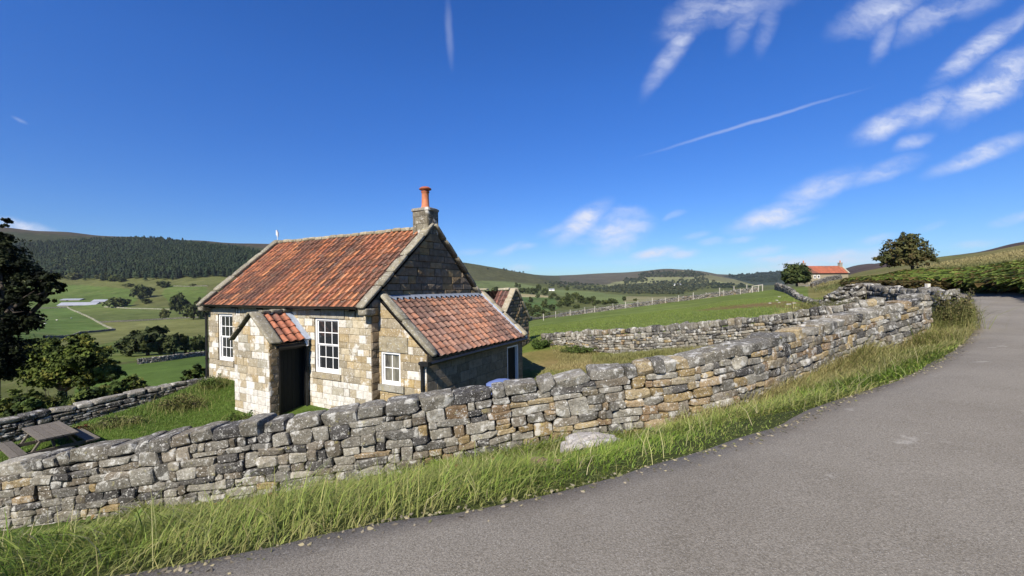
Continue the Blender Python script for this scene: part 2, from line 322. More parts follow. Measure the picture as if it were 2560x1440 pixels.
ctrl += [tuple(P(*a)) for a in [(1340, 838, 25), (1450, 832, 25), (1600, 822, 25), (1800, 806, 24), (1950, 796, 20), (2050, 790, 17), (1340, 824, 34), (1500, 815, 34), (1700, 800, 34), (1850, 785, 34), (1960, 775, 34),
                                (2000, 770, 46), (2060, 765, 30), (2110, 770, 24), (2060, 748, 52)]]
ctrl += [(-11, 16, -3.2), (-14, 14, -3.0), (-18, 12, -3.1), (-13, 20, -4.6), (-20, 18, -4.8), (-26, 14, -4.6), (-8, 20, -3.4), (-2, 22, -2.6), (-14, 30, -7), (-28, 24, -8), (-4, 34, -4.2), (-18, 6, -2.6), (-14, 7.6, -2.5)]
# right bank
for (px, py, Y) in [(2560, 725, 34), (2560, 690, 42), (2700, 730, 28), (2700, 690, 38), (2450, 716, 44), (2330, 712, 50), (2330, 694, 56)]:
    ctrl.append(tuple(P(px, py, Y)))
ctrl = np.array(ctrl)
keep = []
for i, p in enumerate(ctrl):
    if all(np.hypot(*(p[:2]-ctrl[j][:2])) > .25 for j in keep): keep.append(i)
ctrl = ctrl[keep]
def kern(d2): return np.sqrt(d2+.6)
D2 = ((ctrl[:, None, :2]-ctrl[None, :, :2])**2).sum(-1)
A = kern(D2)+np.eye(len(ctrl))*-.02
nC = len(ctrl); Pm = np.concatenate([np.ones((nC, 1)), ctrl[:, :2]], 1)
big = np.block([[A, Pm], [Pm.T, np.zeros((3, 3))]])
sol = np.linalg.solve(big, np.concatenate([ctrl[:, 2], np.zeros(3)]))
def Hnear(x, y):
    o = sol[nC]+sol[nC+1]*x+sol[nC+2]*y
    for i in range(nC): o = o+sol[i]*kern((x-ctrl[i, 0])**2+(y-ctrl[i, 1])**2)
    return o
Z = lambda v: ('z', v)
COL = {
 -500: [(14, Z(-3)), (30, Z(-7)), (60, Z(-13)), (130, 845), (330, 806), (480, 780), (620, 752), (800, 700), (1000, 630), (1350, 545)],
 0: [(14, Z(-3)), (30, Z(-7.5)), (60, Z(-13)), (130, 862), (330, 808), (480, 780), (600, 757), (750, 712), (860, 680), (1000, 640), (1250, 585), (1400, 563)],
 170: [(14, Z(-3)), (30, Z(-7.5)), (60, 945), (130, 872), (250, 842), (330, 815), (480, 782), (560, 768), (680, 728), (800, 694), (1000, 640), (1200, 598), (1400, 575)],
 350: [(14, Z(-3)), (30, Z(-7.5)), (60, 935), (95, 893), (130, 875), (250, 838), (330, 815), (430, 786), (520, 768), (680, 722), (780, 692), (1000, 640), (1200, 604), (1400, 585)],
 510: [(14, Z(-2.8)), (30, Z(-7)), (60, 925), (95, 884), (130, 866), (250, 832), (330, 806), (430, 786), (520, 768), (660, 716), (760, 690), (1000, 640), (1200, 610), (1400, 595)],
 690: [(14, Z(-2.5)), (30, Z(-5.5)), (60, Z(-11)), (130, Z(-20)), (330, Z(-28)), (520, 770), (760, 700), (1000, 650), (1200, 620), (1400, 606)],
 950: [(14, Z(-2.2)), (30, Z(-4.5)), (60, Z(-9)), (130, Z(-17)), (330, Z(-26)), (520, 765), (760, 728), (1000, 690), (1400, 632)],
 1180: [(17, Z(-2)), (30, Z(-3.4)), (60, Z(-5)), (100, Z(-7.5)), (130, Z(-12)), (250, Z(-21)), (400, 772), (600, 745), (800, 727), (1000, 708), (1500, 659), (2600, 665)],
 1260: [(17, Z(-1.9)), (30, Z(-3)), (60, Z(-5)), (98, 811), (130, Z(-11)), (250, Z(-20)), (400, 772), (600, 747), (800, 731), (1000, 714), (1200, 700), (1550, 672), (2600, 680)],
 1350: [(17, Z(-1.6)), (30, 830), (60, 815), (98, 797), (130, Z(-9.5)), (250, Z(-19)), (400, 772), (600, 748), (800, 736), (1000, 726), (1250, 708), (1600, 689), (2800, 688)],
 1400: [(30, 827), (60, 810), (98, 791), (130, Z(-9)), (250, Z(-18)), (400, 767), (600, 743), (800, 733), (1200, 719), (2000, 704), (2800, 687)],
 1500: [(30, 820), (60, 798), (98, 777), (130, Z(-7.5)), (250, Z(-16)), (400, 758), (600, 739), (800, 732), (1200, 722), (2000, 704), (2800, 681)],
 1590: [(30, 812), (60, 786), (98, 765), (130, Z(-6)), (250, Z(-15)), (400, 751), (600, 741), (800, 736), (1300, 722), (1800, 708), (2300, 686), (2700, 676)],
 1660: [(30, 806), (60, 778), (98, 756), (130, Z(-5)), (250, Z(-14)), (400, 745), (600, 738), (800, 733), (1300, 720), (1800, 703), (2200, 684), (2500, 668)],
 1750: [(30, 798), (60, 766), (100, 745), (130, Z(-4)), (250, Z(-12)), (600, 735), (900, 730), (1400, 716), (1800, 700), (2200, 684), (2500, 676)],
 1810: [(30, 792), (60, 757), (100, 737), (130, Z(-3)), (250, Z(-11)), (600, 732), (900, 727), (1400, 714), (1900, 700), (2300, 690), (2900, 689)],
 1850: [(30, 788), (60, 752), (100, 732), (130, Z(-2)), (250, Z(-10)), (600, 730), (900, 724), (1400, 714), (2000, 703), (2900, 686)],
 1950: [(30, 778), (60, 738), (90, 720), (110, 717), (250, Z(-8)), (900, 720), (1500, 714), (2300, 690), (2900, 679)],
 2020: [(30, 770), (45, 752), (60, 730), (85, 717), (110, 714), (150, 713), (300, 716), (900, 712), (2200, 690), (2600, 677)],
 2062: [(30, 765), (45, 748), (60, 729), (75, 723), (92, 700), (120, 706), (150, 712), (300, 716), (900, 708), (2000, 685), (2600, 676)],
 2130: [(24, 768), (45, 730), (60, 716), (80, 692), (110, 692), (150, 696), (200, 692), (500, 680), (1200, 664)],
 2200: [(24, 752), (46, 729), (52, 722), (62, 704), (90, 690), (150, 681), (300, 671), (1200, 654)],
 2280: [(26, 748), (43, 732), (50, 716), (57, 687), (85, 671), (150, 663), (300, 656), (900, 648)],
 2360: [(30, 748), (41, 738), (47, 720), (57, 682), (85, 660), (150, 648), (300, 643), (900, 642)],
 2450: [(24, 757), (37, 746), (43, 722), (52, 688), (64, 664), (85, 647), (140, 633), (300, 634), (800, 631)],
 2560: [(22, 766), (29, 752), (36, 716), (46, 682), (60, 652), (85, 630), (140, 609), (300, 618), (700, 598)],
 2900: [(26, 728), (40, 660), (60, 610), (90, 580), (150, 560), (400, 545)],
}
px_ = sorted(COL); azs = np.array([math.atan((p-1280)/F) for p in px_])
LR = np.linspace(math.log(12), math.log(5200), 260); AZ = np.linspace(-1.25, 1.25, 620)
tab = []
for p, az in zip(px_, azs):
    r = []; z = []
    for (Y, v) in COL[p]:
        zz = v[1] if isinstance(v, tuple) else P(p, v, Y)[2]
        r.append(Y/math.cos(az)); z.append(zz)
    r.append(r[-1]*1.25); z.append(z[-1]-.02*r[-1]); r.append(9000); z.append(z[-1]-60)
    tab.append(np.interp(np.exp(LR), r, z))
tab = np.array(tab)
T2 = np.stack([np.interp(AZ, azs, tab[:, j]) for j in range(len(LR))], 1)
def blur(a, n, ax):
    k = np.exp(-np.linspace(-2, 2, 2*n+1)**2); k /= k.sum()
    pad = [(0, 0), (0, 0)]; pad[ax] = (n, n); b = np.pad(a, pad, mode='edge')
    return sum(k[i]*np.take(b, range(i, i+a.shape[ax]), ax) for i in range(2*n+1))
T2 = blur(blur(T2, 9, 0), 3, 1)
fA = Fbm(3, 26, .004, .05); fB = Fbm(5, 20, .05, .6)
def Hfar(x, y):
    az = np.arctan2(x, y); r = np.hypot(x, y); lr = np.log(np.maximum(r, 12.1))
    i = np.clip((az-AZ[0])/(AZ[1]-AZ[0]), 0, len(AZ)-1.001); j = np.clip((lr-LR[0])/(LR[1]-LR[0]), 0, len(LR)-1.001)
    i0 = i.astype(int); j0 = j.astype(int); a = i-i0; b = j-j0
    z = T2[i0, j0]*(1-a)*(1-b)+T2[i0+1, j0]*a*(1-b)+T2[i0, j0+1]*(1-a)*b+T2[i0+1, j0+1]*a*b
    return z+fA(x, y)*np.clip((r-200)/1200, 0, 1)*3.2+fB(x, y)*np.clip((r-30)/100, 0, 1)*.16
def H(x, y):
    x = np.asarray(x, float); y = np.asarray(y, float); r = np.hypot(x, y)
    a = sstep(24, 42, r)
    n = Hnear(x, y)+fB(x*3, y*3)*.02*sstep(3, 8, r); o = n
    if np.any(a > 0): o = n*(1-a)+Hfar(x, y)*a
    return o
def hit(px, py, y0=45, y1=3500):
    Y = np.exp(np.linspace(math.log(y0), math.log(y1), 1500)); p = np.array([P(px, py, v) for v in (1.0,)])[0]
    X = p[0]*Y; Zv = (p[2]-CZ)*Y+CZ; h = H(X, Y)
    k = np.where(Zv <= h)[0]
    if not len(k):
        k = [int(np.argmin((Zv-h)/Y))]
    k = k[0]; return np.array([X[k], Y[k], float(h[k])])
# ------------------------------------------------------------------ ground sheet
def inpoly(px, py, poly):
    ins = np.zeros(np.shape(px), bool); n = len(poly)
    for i in range(n):
        (x1, y1), (x2, y2) = poly[i], poly[(i+1) % n]
        c = ((y1 > py) != (y2 > py)) & (px < (x2-x1)*(py-y1)/((y2-y1) or 1e-9)+x1); ins ^= c
    return ins
MOOR = (.085, .066, .052); GRN = (.150, .190, .046); OLV = (.120, .132, .044); STR = (.26, .22, .11)
# (polygon in survey pixels, min depth, max depth, colour)
FIELDS = [
 ([(-600, 500), (1700, 500), (1700, 705), (760, 700), (600, 690), (300, 690), (-600, 700)], 700, 6000, (.040, .048, .022)),
 ([(-600, 480), (0, 480), (0, 578), (200, 590), (500, 604), (690, 622), (1165, 664), (1165, 500)], 900, 6000, (.075, .058, .040)),
 ([(-600, 690), (160, 700), (560, 686), (700, 700), (700, 790), (-600, 790)], 400, 900, (.125, .132, .046)),
 ([(-100, 712), (180, 712), (330, 722), (345, 748), (320, 775), (-100, 775)], 300, 900, (.105, .15, .036)),
 ([(420, 712), (520, 716), (520, 765), (440, 770), (405, 735)], 300, 900, (.11, .15, .038)),
 ([(-400, 772), (166, 768), (278, 822), (130, 848), (-400, 880)], 100, 600, (.10, .155, .036)),
 ([(168, 768), (700, 768), (700, 800), (250, 807)], 100, 700, (.125, .155, .045)),
 ([(250, 807), (510, 796), (700, 790), (700, 850), (300, 850), (120, 890), (130, 850), (290, 828)], 100, 700, (.18, .185, .065)),
 ([(300, 850), (520, 840), (520, 884), (300, 905), (200, 960), (100, 900)], 60, 200, (.13, .17, .04)),
 ([(180, 1000), (200, 930), (320, 908), (520, 880), (520, 960), (420, 1000)], 25, 110, (.105, .165, .032)),
 ([(1140, 640), (1180, 650), (1250, 668), (1350, 686), (1420, 690), (1420, 712), (1280, 706), (1140, 700)], 700, 5000, (.088, .088, .040)),
 ([(1140, 700), (1280, 704), (1350, 718), (1350, 736), (1140, 736)], 500, 1500, (.15, .18, .07)),
 ([(1290, 733), (1370, 738), (1370, 744), (1290, 742)], 300, 1500, (.42, .36, .22)),
 ([(1290, 743), (1385, 744), (1400, 770), (1290, 800)], 120, 900, (.10, .155, .045)),
 ([(1378, 724), (1420, 724), (1560, 738), (1650, 752), (1560, 762), (1480, 752), (1400, 740)], 120, 1200, (.165, .20, .075)),
 ([(1560, 741), (1700, 742), (1700, 752), (1560, 756)], 120, 1200, (.24, .22, .12)),
 ([(1400, 680), (1500, 676), (1650, 664), (1800, 680), (1990, 712), (1400, 712)], 1200, 6000, (.112, .098, .072)),
 ([(1500, 718), (1530, 706), (1590, 700), (1620, 693), (1700, 692), (1860, 699), (1900, 713), (1800, 709), (1690, 711), (1600, 708)], 900, 3000, (.27, .27, .14)),
 ([(1690, 676), (1760, 684), (1840, 700), (1910, 714), (1760, 700)], 900, 3000, (.20, .19, .10)),
 ([(1805, 690), (2000, 670), (2100, 668), (2100, 720), (1900, 716)], 1500, 6000, (.045, .060, .045)),
 ([(2100, 640), (2260, 640), (2260, 668), (2100, 690)], 350, 3000, (.088, .060, .055)),
 ([(2400, 500), (2900, 400), (2900, 590), (2560, 622), (2450, 642), (2380, 648)], 200, 2000, (.080, .052, .050)),
]
fN = Fbm(11, 26, .02, .5); fM = Fbm(12, 26, .3, 4); fO = Fbm(13, 22, .003, .03)
def ground_color(V):
    x, y, z = V[:, 0], V[:, 1], V[:, 2]; px, py = proj(V); r = np.hypot(x, y)
    C = np.tile(np.array(OLV), (len(V), 1))
    n1 = fN(x, y)*.5; n2 = fM(x, y)*.5; n3 = fO(x, y)*.5
    def put(m, c, k=1.0):
        m = np.asarray(m, float)[:, None]*k; C[:] = C*(1-m)+np.array(c)*m
    jx = px+n3*3+n1*1.2; jy = py+n1*.9
    for poly, a, b, c in FIELDS:
        put(inpoly(jx, jy, poly) & (r > a) & (r < b*1.6) & (y > 0), c)
    put((r < 112) & (y > 12) & (x > -6) & (px < 2120), GRN)                                   # pasture beyond the mid wall
    put(inpoly(px, py, [(1735, 778), (1800, 765), (1960, 752), (2060, 760), (2060, 772), (1900, 768)]) & (r < 80) & (y > 16), (.17, .115, .05), 1)
    put((px > 2020) & (y > 20) & (r < 400), (.21, .185, .07)); put((px > 2100) & (y > 20) & (r < 400) & (n1 > .1), (.15, .15, .045), .8)
    put((px > 2380) & (r > 45) & (r < 400) & (n3+n1 > 0), (.12, .13, .04), .8)
    put((r < 26) & (y < 17.5+0*x) & ~((px > 1330) & (y > 14.5)), (.075, .115, .022))
    # drier rough grass in the yard right of the cottage
    inyard = (r < 22) & (px > 1290) & (px < 2100) & (y > 8.5) & (y < 20)
    put(inyard, (.15, .155, .045), np.clip(.5+n2, 0, 1)[:, None]); put(inyard & (px < 1500) & (py < 925), (.26, .17, .09), np.clip(.55+n2*.8, 0, 1)[:, None])
    # leaf litter and soil under the verge grass
    put((r < 9) & (y < 7.2), (.055, .06, .018), .8)
    C *= (1+.22*n1+.12*n2+.16*n3)[:, None].clip(.4, 1.6)
    return C.clip(.01, .8)
azl = np.concatenate([np.linspace(-math.pi, -1.07, 40)[:-1], np.linspace(-1.07, 1.07, 900), np.linspace(1.07, math.pi, 40)[1:]])
rr = np.concatenate([[.05, .5, 1.0], np.exp(np.linspace(math.log(1.5), math.log(4300), 540))])
AA, RR = np.meshgrid(azl, rr); GX = (RR*np.sin(AA)).ravel(); GY = (RR*np.cos(AA)).ravel()
GZ = H(GX, GY)
GV = np.stack([GX, GY, GZ], 1)
na = len(azl); i = np.arange(len(rr)-1)[:, None]*na; j = np.arange(na-1)[None, :]
GF = np.stack([i+j, i+j+na, i+j+1+na, i+j+1], -1).reshape(-1, 4)[:, ::-1]
mb = MB(); mb.add(GV, GF, ground_color(GV)); g = mb.build('ground', M['ground'], smooth=True); tag(g, kind='structure')
del GX, GY, AA, RR
# ------------------------------------------------------------------ road
t_ = np.concatenate([[-.006], np.linspace(0, 1, 15)]); jit = Fbm(21, 16, .8, 14)
rv = []
for k in range(len(EC)):
    e = EC[k]; wv = rwf(e)
    o = (.075*jit(e[0:1], e[1:2])[0]+.04) if e[1] < 25 else 0
    for t in t_:
        q = e[:2]+En[k]*(wv*t+(o if t < .01 else 0)); rv.append((q[0], q[1], 0, 1 if t < 0 else 0))
rv = np.array(rv); RZ = H(rv[:, 0], rv[:, 1])+.03-rv[:, 3]*.06
RVv = np.stack([rv[:, 0], rv[:, 1], RZ], 1)
n = len(t_); i = np.arange(len(EC)-1)[:, None]*n; j = np.arange(n-1)[None, :]
RF = np.stack([i+j, i+j+1, i+j+1+n, i+j+n], -1).reshape(-1, 4)[:, ::-1]
rt_ = np.tile(t_, len(EC)); gt_ = np.clip(1-rt_*16, 0, 1)[:, None]*(.5+.5*np.clip(jit(rv[:, 0]*.4, rv[:, 1]*.4), -1, 1))[:, None]
mb = MB(); mb.add(RVv, RF, np.ones((len(rv), 3))*(1-gt_)+np.array((1.22, 1.08, .88))*gt_); road = mb.build('road', M['road'], smooth=True); tag(road, kind='structure')

# ------------------------------------------------------------------ dry stone
_tpl = {}
def rock_tpl(n):
    if n in _tpl: return _tpl[n]
    idx = {}; V = []; Fq = []
    def vid(p):
        k = tuple(np.round(p, 5));
        if k not in idx: idx[k] = len(V); V.append(p)
        return idx[k]
    for ax in range(3):
        for sg in (-1, 1):
            for a in range(n):
                for b in range(n):
                    q = []
                    for (da, db) in ((0, 0), (1, 0), (1, 1), (0, 1)):
                        p = [0, 0, 0]; p[ax] = sg; p[(ax+1) % 3] = -1+2*(a+da)/n; p[(ax+2) % 3] = -1+2*(b+db)/n; q.append(vid(p))
                    Fq.append(q if sg > 0 else q[::-1])
    V = np.array(V, float); _tpl[n] = (V, np.array(Fq)); return _tpl[n]
GREY = [(.25, .235, .195), (.20, .19, .16), (.29, .275, .23), (.145, .138, .12), (.08, .077, .072), (.22, .205, .165), (.35, .33, .27), (.17, .148, .112), (.24, .212, .165), (.11, .105, .095)]
OCHR = [(.33, .25, .125), (.30, .23, .14), (.36, .29, .17), (.24, .17, .10), (.28, .24, .165)]
def rock(mb, c, size, axes, n=6, tint=(.3, .3, .3), sq=5.5, jit=.13, nz=.05, r=None):
    r = r or random
    V0, Fq = rock_tpl(n); V = V0*np.tan(np.abs(V0)*.7)/np.maximum(np.abs(V0)*math.tan(.7), 1e-9)*1.0
    V = V/np.maximum((np.abs(V)**sq).sum(1)**(1/sq), 1e-6)[:, None]
    # trilinear jitter of the eight corners
    J = (rng.random((2, 2, 2, 3))-.5)*2*jit
    a, b, d = (V[:, 0]+1)/2, (V[:, 1]+1)/2, (V[:, 2]+1)/2; D = 0
    for ii in (0, 1):
        for jj in (0, 1):
            for kk in (0, 1):
                wgt = (a if ii else 1-a)*(b if jj else 1-b)*(d if kk else 1-d); D = D+wgt[:, None]*J[ii, jj, kk]
    V = V+D
    for _ in range(3):
        pn = rng.normal(size=3)*np.array([1, .9, 1.1]); pn /= np.linalg.norm(pn); dd_ = (np.abs(pn).sum())*rng.uniform(.66, .92); ex_ = np.maximum(V@pn-dd_, 0); V = V-ex_[:, None]*pn*.9
    s = np.array(size)/2; W = V*s
    k = rng.normal(size=(5, 3))*np.array([7, 9, 16, 26, 38])[:, None]*.5; ph = rng.random(5)*6.28; am = np.array([1, .8, .5, .35, .22])*nz*s.min()*1.3
    disp = (np.sin(W@k.T+ph)*am).sum(1); W = W*(1+disp[:, None]/np.maximum(np.linalg.norm(W, axis=1), 1e-4)[:, None])
    A = np.array(axes); W = W@A+np.array(c)
    mb.add(W, Fq, tint)
class WallPath:
    def __init__(s, base, top, n=400):
        base = np.array(base, float); top = np.array(top, float)
        C = smooth_curve(np.concatenate([base, top[:, 2:3]], 1), n); s.C = C
        d = np.concatenate([[0], np.cumsum(np.linalg.norm(np.diff(C[:, :2], axis=0), axis=1))]); s.d = d; s.L = d[-1]
        nn, tt = normals(C); s.n = nn; s.t = tt
    def at(s, u):
        f = lambda a: np.array([np.interp(u, s.d, a[:, i]) for i in range(a.shape[1])])
        c = f(s.C); return c[:2], c[2], c[3], f(s.t), f(s.n)
def stone_course_wall(wp, th, lod_fn, palette_fn, cope='flat', both=False, hmean=.15, wmean=.32, cope_h=.24, wavy=.03, s0=0, s1=None, miss=0, wmul=1):
    """returns (courses, copes, core) MBs. front face lies on the path; n points to the front"""
    cs, cp, core = MB(), MB(), MB(); s1 = s1 or wp.L
    wf = Fbm(int(rng.integers(1e6)), 10, .3, 2.2)
    Hm = max(wp.C[:, 3]-wp.C[:, 2])-cope_h
    # fractional course lines, in pairs of rows
    def put_stone(u0, u1, v0, v1, side=1):
        um = (u0+u1)/2; p, zb, zt, t, n_ = wp.at(um); hh = zt-zb-cope_h
        z = zb-.08+(v0+v1)/2*(hh+.08)+wavy*float(wf(um, (v0+v1)*.8))*.6
        h = (v1-v0)*(hh+.08); wd = u1-u0; dep = random.uniform(.2, .3)
        slope = math.atan2(wp.at(min(um+.2, wp.L))[1]-wp.at(max(um-.2, 0))[1], .4)
        a = random.gauss(0, .035)+slope*.85
        ax = np.array([t[0]*math.cos(a), t[1]*math.cos(a), math.sin(a)]); nn = np.array([n_[0], n_[1], 0]); nn = nn*side
        tw = random.gauss(0, .05); nn = nn*math.cos(tw)+ax*math.sin(tw); nn /= np.linalg.norm(nn); up = np.cross(ax, nn); up = up if up[2] > 0 else -up
        batter = (1-(v0+v1)/2)*.05
        off = (0 if side > 0 else -th)
        c = np.array([p[0], p[1], z])+np.array([n_[0], n_[1], 0])*(off+side*(batter-dep/2+random.uniform(-.022, .022)))
        axes = (ax, up, nn) if np.dot(np.cross(ax, up), nn) > 0 else (-ax, up, nn)
        rock(cs, c, (wd*.995, h*.99, dep), axes, lod_fn(um), palette_fn(um, z-zb), sq=random.uniform(6, 13), jit=.17, nz=.075)
    sides = (1, -1) if both else (1,)
    for side in sides:
        v = 0; nb = max(2, int(round(Hm/(2.05*hmean)))); hs_ = np.array([random.uniform(.8, 1.25) for _ in range(nb)]); hs_ = np.cumsum(hs_/hs_.sum()); hs_ = [0]+list(hs_)
        for b in range(nb):
            v0, v1 = hs_[b], hs_[b+1]; u = s0
            while u < s1:
                if random.random() < .26:
                    wd = random.uniform(.2, .42)*wmean/.32*wmul; put_stone(u, u+wd, v0, v1, side); u += wd; continue
                L_ = random.uniform(.7, 1.5)*wmul; vm = v0+(v1-v0)*random.uniform(.38, .62)
                for (a_, b_) in ((v0, vm), (vm, v1)):
                    q = u
                    while q < u+L_-.05:
                        wd = min(random.choice((.14, .22, .3, .36, .45, .58))*random.uniform(.85, 1.15)*wmean/.32*wmul, u+L_-q)
                        if u+L_-q-wd < .1*wmul: wd = u+L_-q
                        if (b_-a_)*Hm > .13 and random.random() < .12 and wd < .3:
                            mm = random.uniform(.35, .65); put_stone(q, q+wd, a_, a_+(b_-a_)*mm, side); put_stone(q, q+wd, a_+(b_-a_)*mm, b_, side)
                        else: put_stone(q, q+wd, a_, b_, side)
                        q += wd
                u += L_
    # copes
    u = s0
    while u < s1:
        if cope == 'flat': wd = random.choice((.26, .34, .42, .5, .62, .74))*random.uniform(.85, 1.1)*wmul; ch = cope_h*random.uniform(.85, 1.2); lean = random.gauss(0, .05); dep = th*random.uniform(.94, 1.04)
        elif cope == 'edge': wd = random.uniform(.13, .30)*wmul; ch = cope_h*random.uniform(.8, 1.25); lean = random.gauss(.05, .12); dep = th*random.uniform(.75, 1.0)
        else: wd = random.uniform(.2, .5)*wmul; ch = cope_h*random.uniform(.6, 1.4); lean = random.gauss(0, .2); dep = th*random.uniform(.6, 1.1)
        if random.random() < miss: u += wd; continue
        um = u+wd/2; p, zb, zt, t, n_ = wp.at(um)
        slope = math.atan2(wp.at(min(um+.3, wp.L))[2]-wp.at(max(um-.3, 0))[2], .6); a = slope+lean
        ax = np.array([t[0]*math.cos(a), t[1]*math.cos(a), math.sin(a)]); nn = np.array([n_[0], n_[1], random.gauss(0, .05)]); nn /= np.linalg.norm(nn); up = np.cross(ax, nn); up = up if up[2] > 0 else -up; up /= np.linalg.norm(up)
        axes = (ax, up, nn) if np.dot(np.cross(ax, up), nn) > 0 else (-ax, up, nn)
        c = np.array([p[0], p[1], zt-cope_h/2+random.gauss(0, .012)])-np.array([n_[0], n_[1], 0])*(th/2+.005)
        rock(cp, c, (wd*1.0, ch, dep), axes, max(lod_fn(um)+1, 3), palette_fn(um, 9), sq=random.uniform(7, 14), jit=.15, nz=.10)
        u += wd
    # dark rubble core
    us = np.linspace(s0+.05, s1-.05, int((s1-s0)/.3)+2); V = []
    for u in us:
        p, zb, zt, t, n_ = wp.at(u); zt2 = zt-cope_h-.03
        for (o, z) in ((.11, zb-.25), (.13, zt2), (th-.13 if both else th-.02, zt2), (th-.11 if both else th-.02, zb-.25)):
            V.append((p[0]-n_[0]*o, p[1]-n_[1]*o, z))
    m = len(us); Fq = [(i*4+k, i*4+(k+1) % 4, (i+1)*4+(k+1) % 4, (i+1)*4+k) for i in range(m-1) for k in range(4)]+[(0, 3, 2, 1), ((m-1)*4, (m-1)*4+1, (m-1)*4+2, (m-1)*4+3)]
    core.add(V, np.array(Fq), (.10, .09, .075))
    return cs, cp, core
def finish_wall(parts, name, label, cat='dry stone wall', group=None, sm=True):
    cs, cp, core = parts; o = empty(name); tag(o, label, cat, group)
    cs.build('stone_courses', M['rubble'], o, sm); cp.build('coping_stones', M['rubble'], o, sm); core.build('rubble_core', M['mortar'], o)
    return o
def pal(ochre):
    def f(u, h):
        o = ochre(u, h) if callable(ochre) else ochre
        c = np.array(random.choice(OCHR) if random.random() < o else random.choice(GREY))
        if h == 9 and random.random() < .6: c = np.array(random.choice(GREY[:6]))*.9
        return c*random.uniform(.82, 1.18)
    return f
WBe = WB.copy(); WTe = WT.copy()
wp1 = WallPath(WBe, WTe)
# is n pointing to the camera? path runs left to right so (ty,-tx) points to -Y
dist_pts = EC[:420, :2]; dist_n = En[:420]
def off_road(q, m_=.03):
    out = np.zeros(len(q), bool)
    for a_ in range(0, len(q), 20000):
        d_ = ((q[a_:a_+20000, None, :2]-dist_pts[None, ::2])**2).sum(-1); k_n = d_.argmin(1); out[a_:a_+20000] = ((q[a_:a_+20000, :2]-dist_pts[::2][k_n])*dist_n[::2][k_n]).sum(1) < m_
    return out
def lod1(u): return 9 if u > 3 else 8
s_end = wp1.L
o = finish_wall(stone_course_wall(wp1, .55, lod1, pal(lambda u, h: .06 if u < 9 else (.38 if u < 17 else .22)), 'flat', hmean=.145, wmean=.33, cope_h=.22),
    'dry_stone_wall', 'long lichen spotted drystone wall beside the road verge, running right across the foreground', sm=False)
# quoin end of that wall where it turns
we = MB(); p, zb, zt, t, n_ = wp1.at(wp1.L-.02)
for k in range(7):
    hh = (zt-zb)/7; z = zb+hh*(k+.5)
    for q in range(2):
        c = np.array([p[0], p[1], z])-np.array([n_[0], n_[1], 0])*(.14+q*.3); rock(we, c, (.34, hh*1.04, .32), ((t[0], t[1], 0), (0, 0, 1), (n_[0], n_[1], 0)) if np.dot(np.cross((t[0], t[1], 0), (0, 0, 1)), (n_[0], n_[1], 0)) > 0 else ((-t[0], -t[1], 0), (0, 0, 1), (n_[0], n_[1], 0)), 6, pal(.15)(0, 0))
we.build('end_stones', M['rubble'], o, True)
def from_px(rows, base='abs'):
    B = [Q(a, d, e) for a, b, d, e in rows]; T = [Q(a, b, e) for a, b, d, e in rows]; return np.array(B), np.array(T)
B_, T_ = from_px(MS); wp2 = WallPath(B_, T_)
finish_wall(stone_course_wall(wp2, .5, lambda u: 5, pal(.12), 'edge', hmean=.115, wmean=.26, cope_h=.24),
    'dry_stone_wall', 'grey drystone wall topped with upright stones, dividing the cottage yard from the green pasture')
# left garden wall, along the gable direction
Lb = []; Lt = []
cor = np.array([-3.195, 9.5])*SC+uv*6.95*SC
for tpar, hgt in ((.0, 1.0), (1.2, 1.02), (2.6, .95), (4.2, .92), (6.0, .9)):
    q = cor-vv*tpar*SC*.98-uv*.25+uv*.1*tpar; Lb.append((q[0], q[1], float(H(q[0], q[1])))); Lt.append((q[0], q[1], 0))
Lb = np.array(Lb); Lt = np.array(Lt)
for i_, (px, py) in enumerate([(535, 944), (446, 958), (318, 987), (140, 1022), (-140, 1085)]):
    # top height read off the photograph at that plan point
    X, Yq = proj(np.array([Lb[i_, 0], Lb[i_, 1], 0.]))
    pp_ = np.interp(X, [-140, 0, 140, 318, 446, 535], [1085, 1050, 1022, 987, 958, 944]); Lt[i_, 2] = P(X, pp_, Lb[i_, 1])[2]
Lb[:, 2] = np.minimum(Lb[:, 2], Lt[:, 2]-.6)
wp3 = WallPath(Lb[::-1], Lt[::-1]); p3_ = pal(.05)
finish_wall(stone_course_wall(wp3, .5, lambda u: 6, lambda u, h: p3_(u, h)*(1.0 if h == 9 else .55), 'flat', hmean=.12, wmean=.3, cope_h=.14, miss=.0),  # face shade painted into the darker courses, coping left light
    'dry_stone_wall', 'shaded low drystone wall behind the picnic table, ending at the cottage corner')
# collapsed roadside wall going back from the corner
RS = [(2340, 726, 11.0), (2262, 722, 12.2), (2190, 718, 14), (2140, 712, 16.5), (2100, 728, 19), (2072, 744, 22), (2038, 752, 27), (1998, 742, 36), (1965, 718, 52), (1936, 704, 74)]
B_ = []; T_ = []
for px, py, Y in RS:
    tpt = Q(px, py, Y); hb = float(H(tpt[0], tpt[1])); T_.append(tpt); B_.append((tpt[0], tpt[1], min(hb, tpt[2]-.45)))
B_ = np.array(B_)[::-1]; T_ = np.array(T_)[::-1]; T_[:, 2] = np.minimum(T_[:, 2], B_[:, 2]+1.5); wp4 = WallPath(B_, T_)
pd_ = pal(.06)
pq_ = stone_course_wall(wp4, .6, lambda u: 5, lambda u, h: pd_(u, h)*(.55 if random.random() < .5 else 1.0), 'loose', both=True, hmean=.16, wmean=.34, cope_h=.2, miss=.08, wavy=.05, s0=wp4.L-26)
pf_ = stone_course_wall(wp4, .6, lambda u: 3, lambda u, h: pd_(u, h)*(.28 if random.random() < .55 else .9), 'loose', both=True, hmean=.34, wmean=.5, cope_h=.34, miss=.25, wavy=.12, s1=wp4.L-26, wmul=1.5)
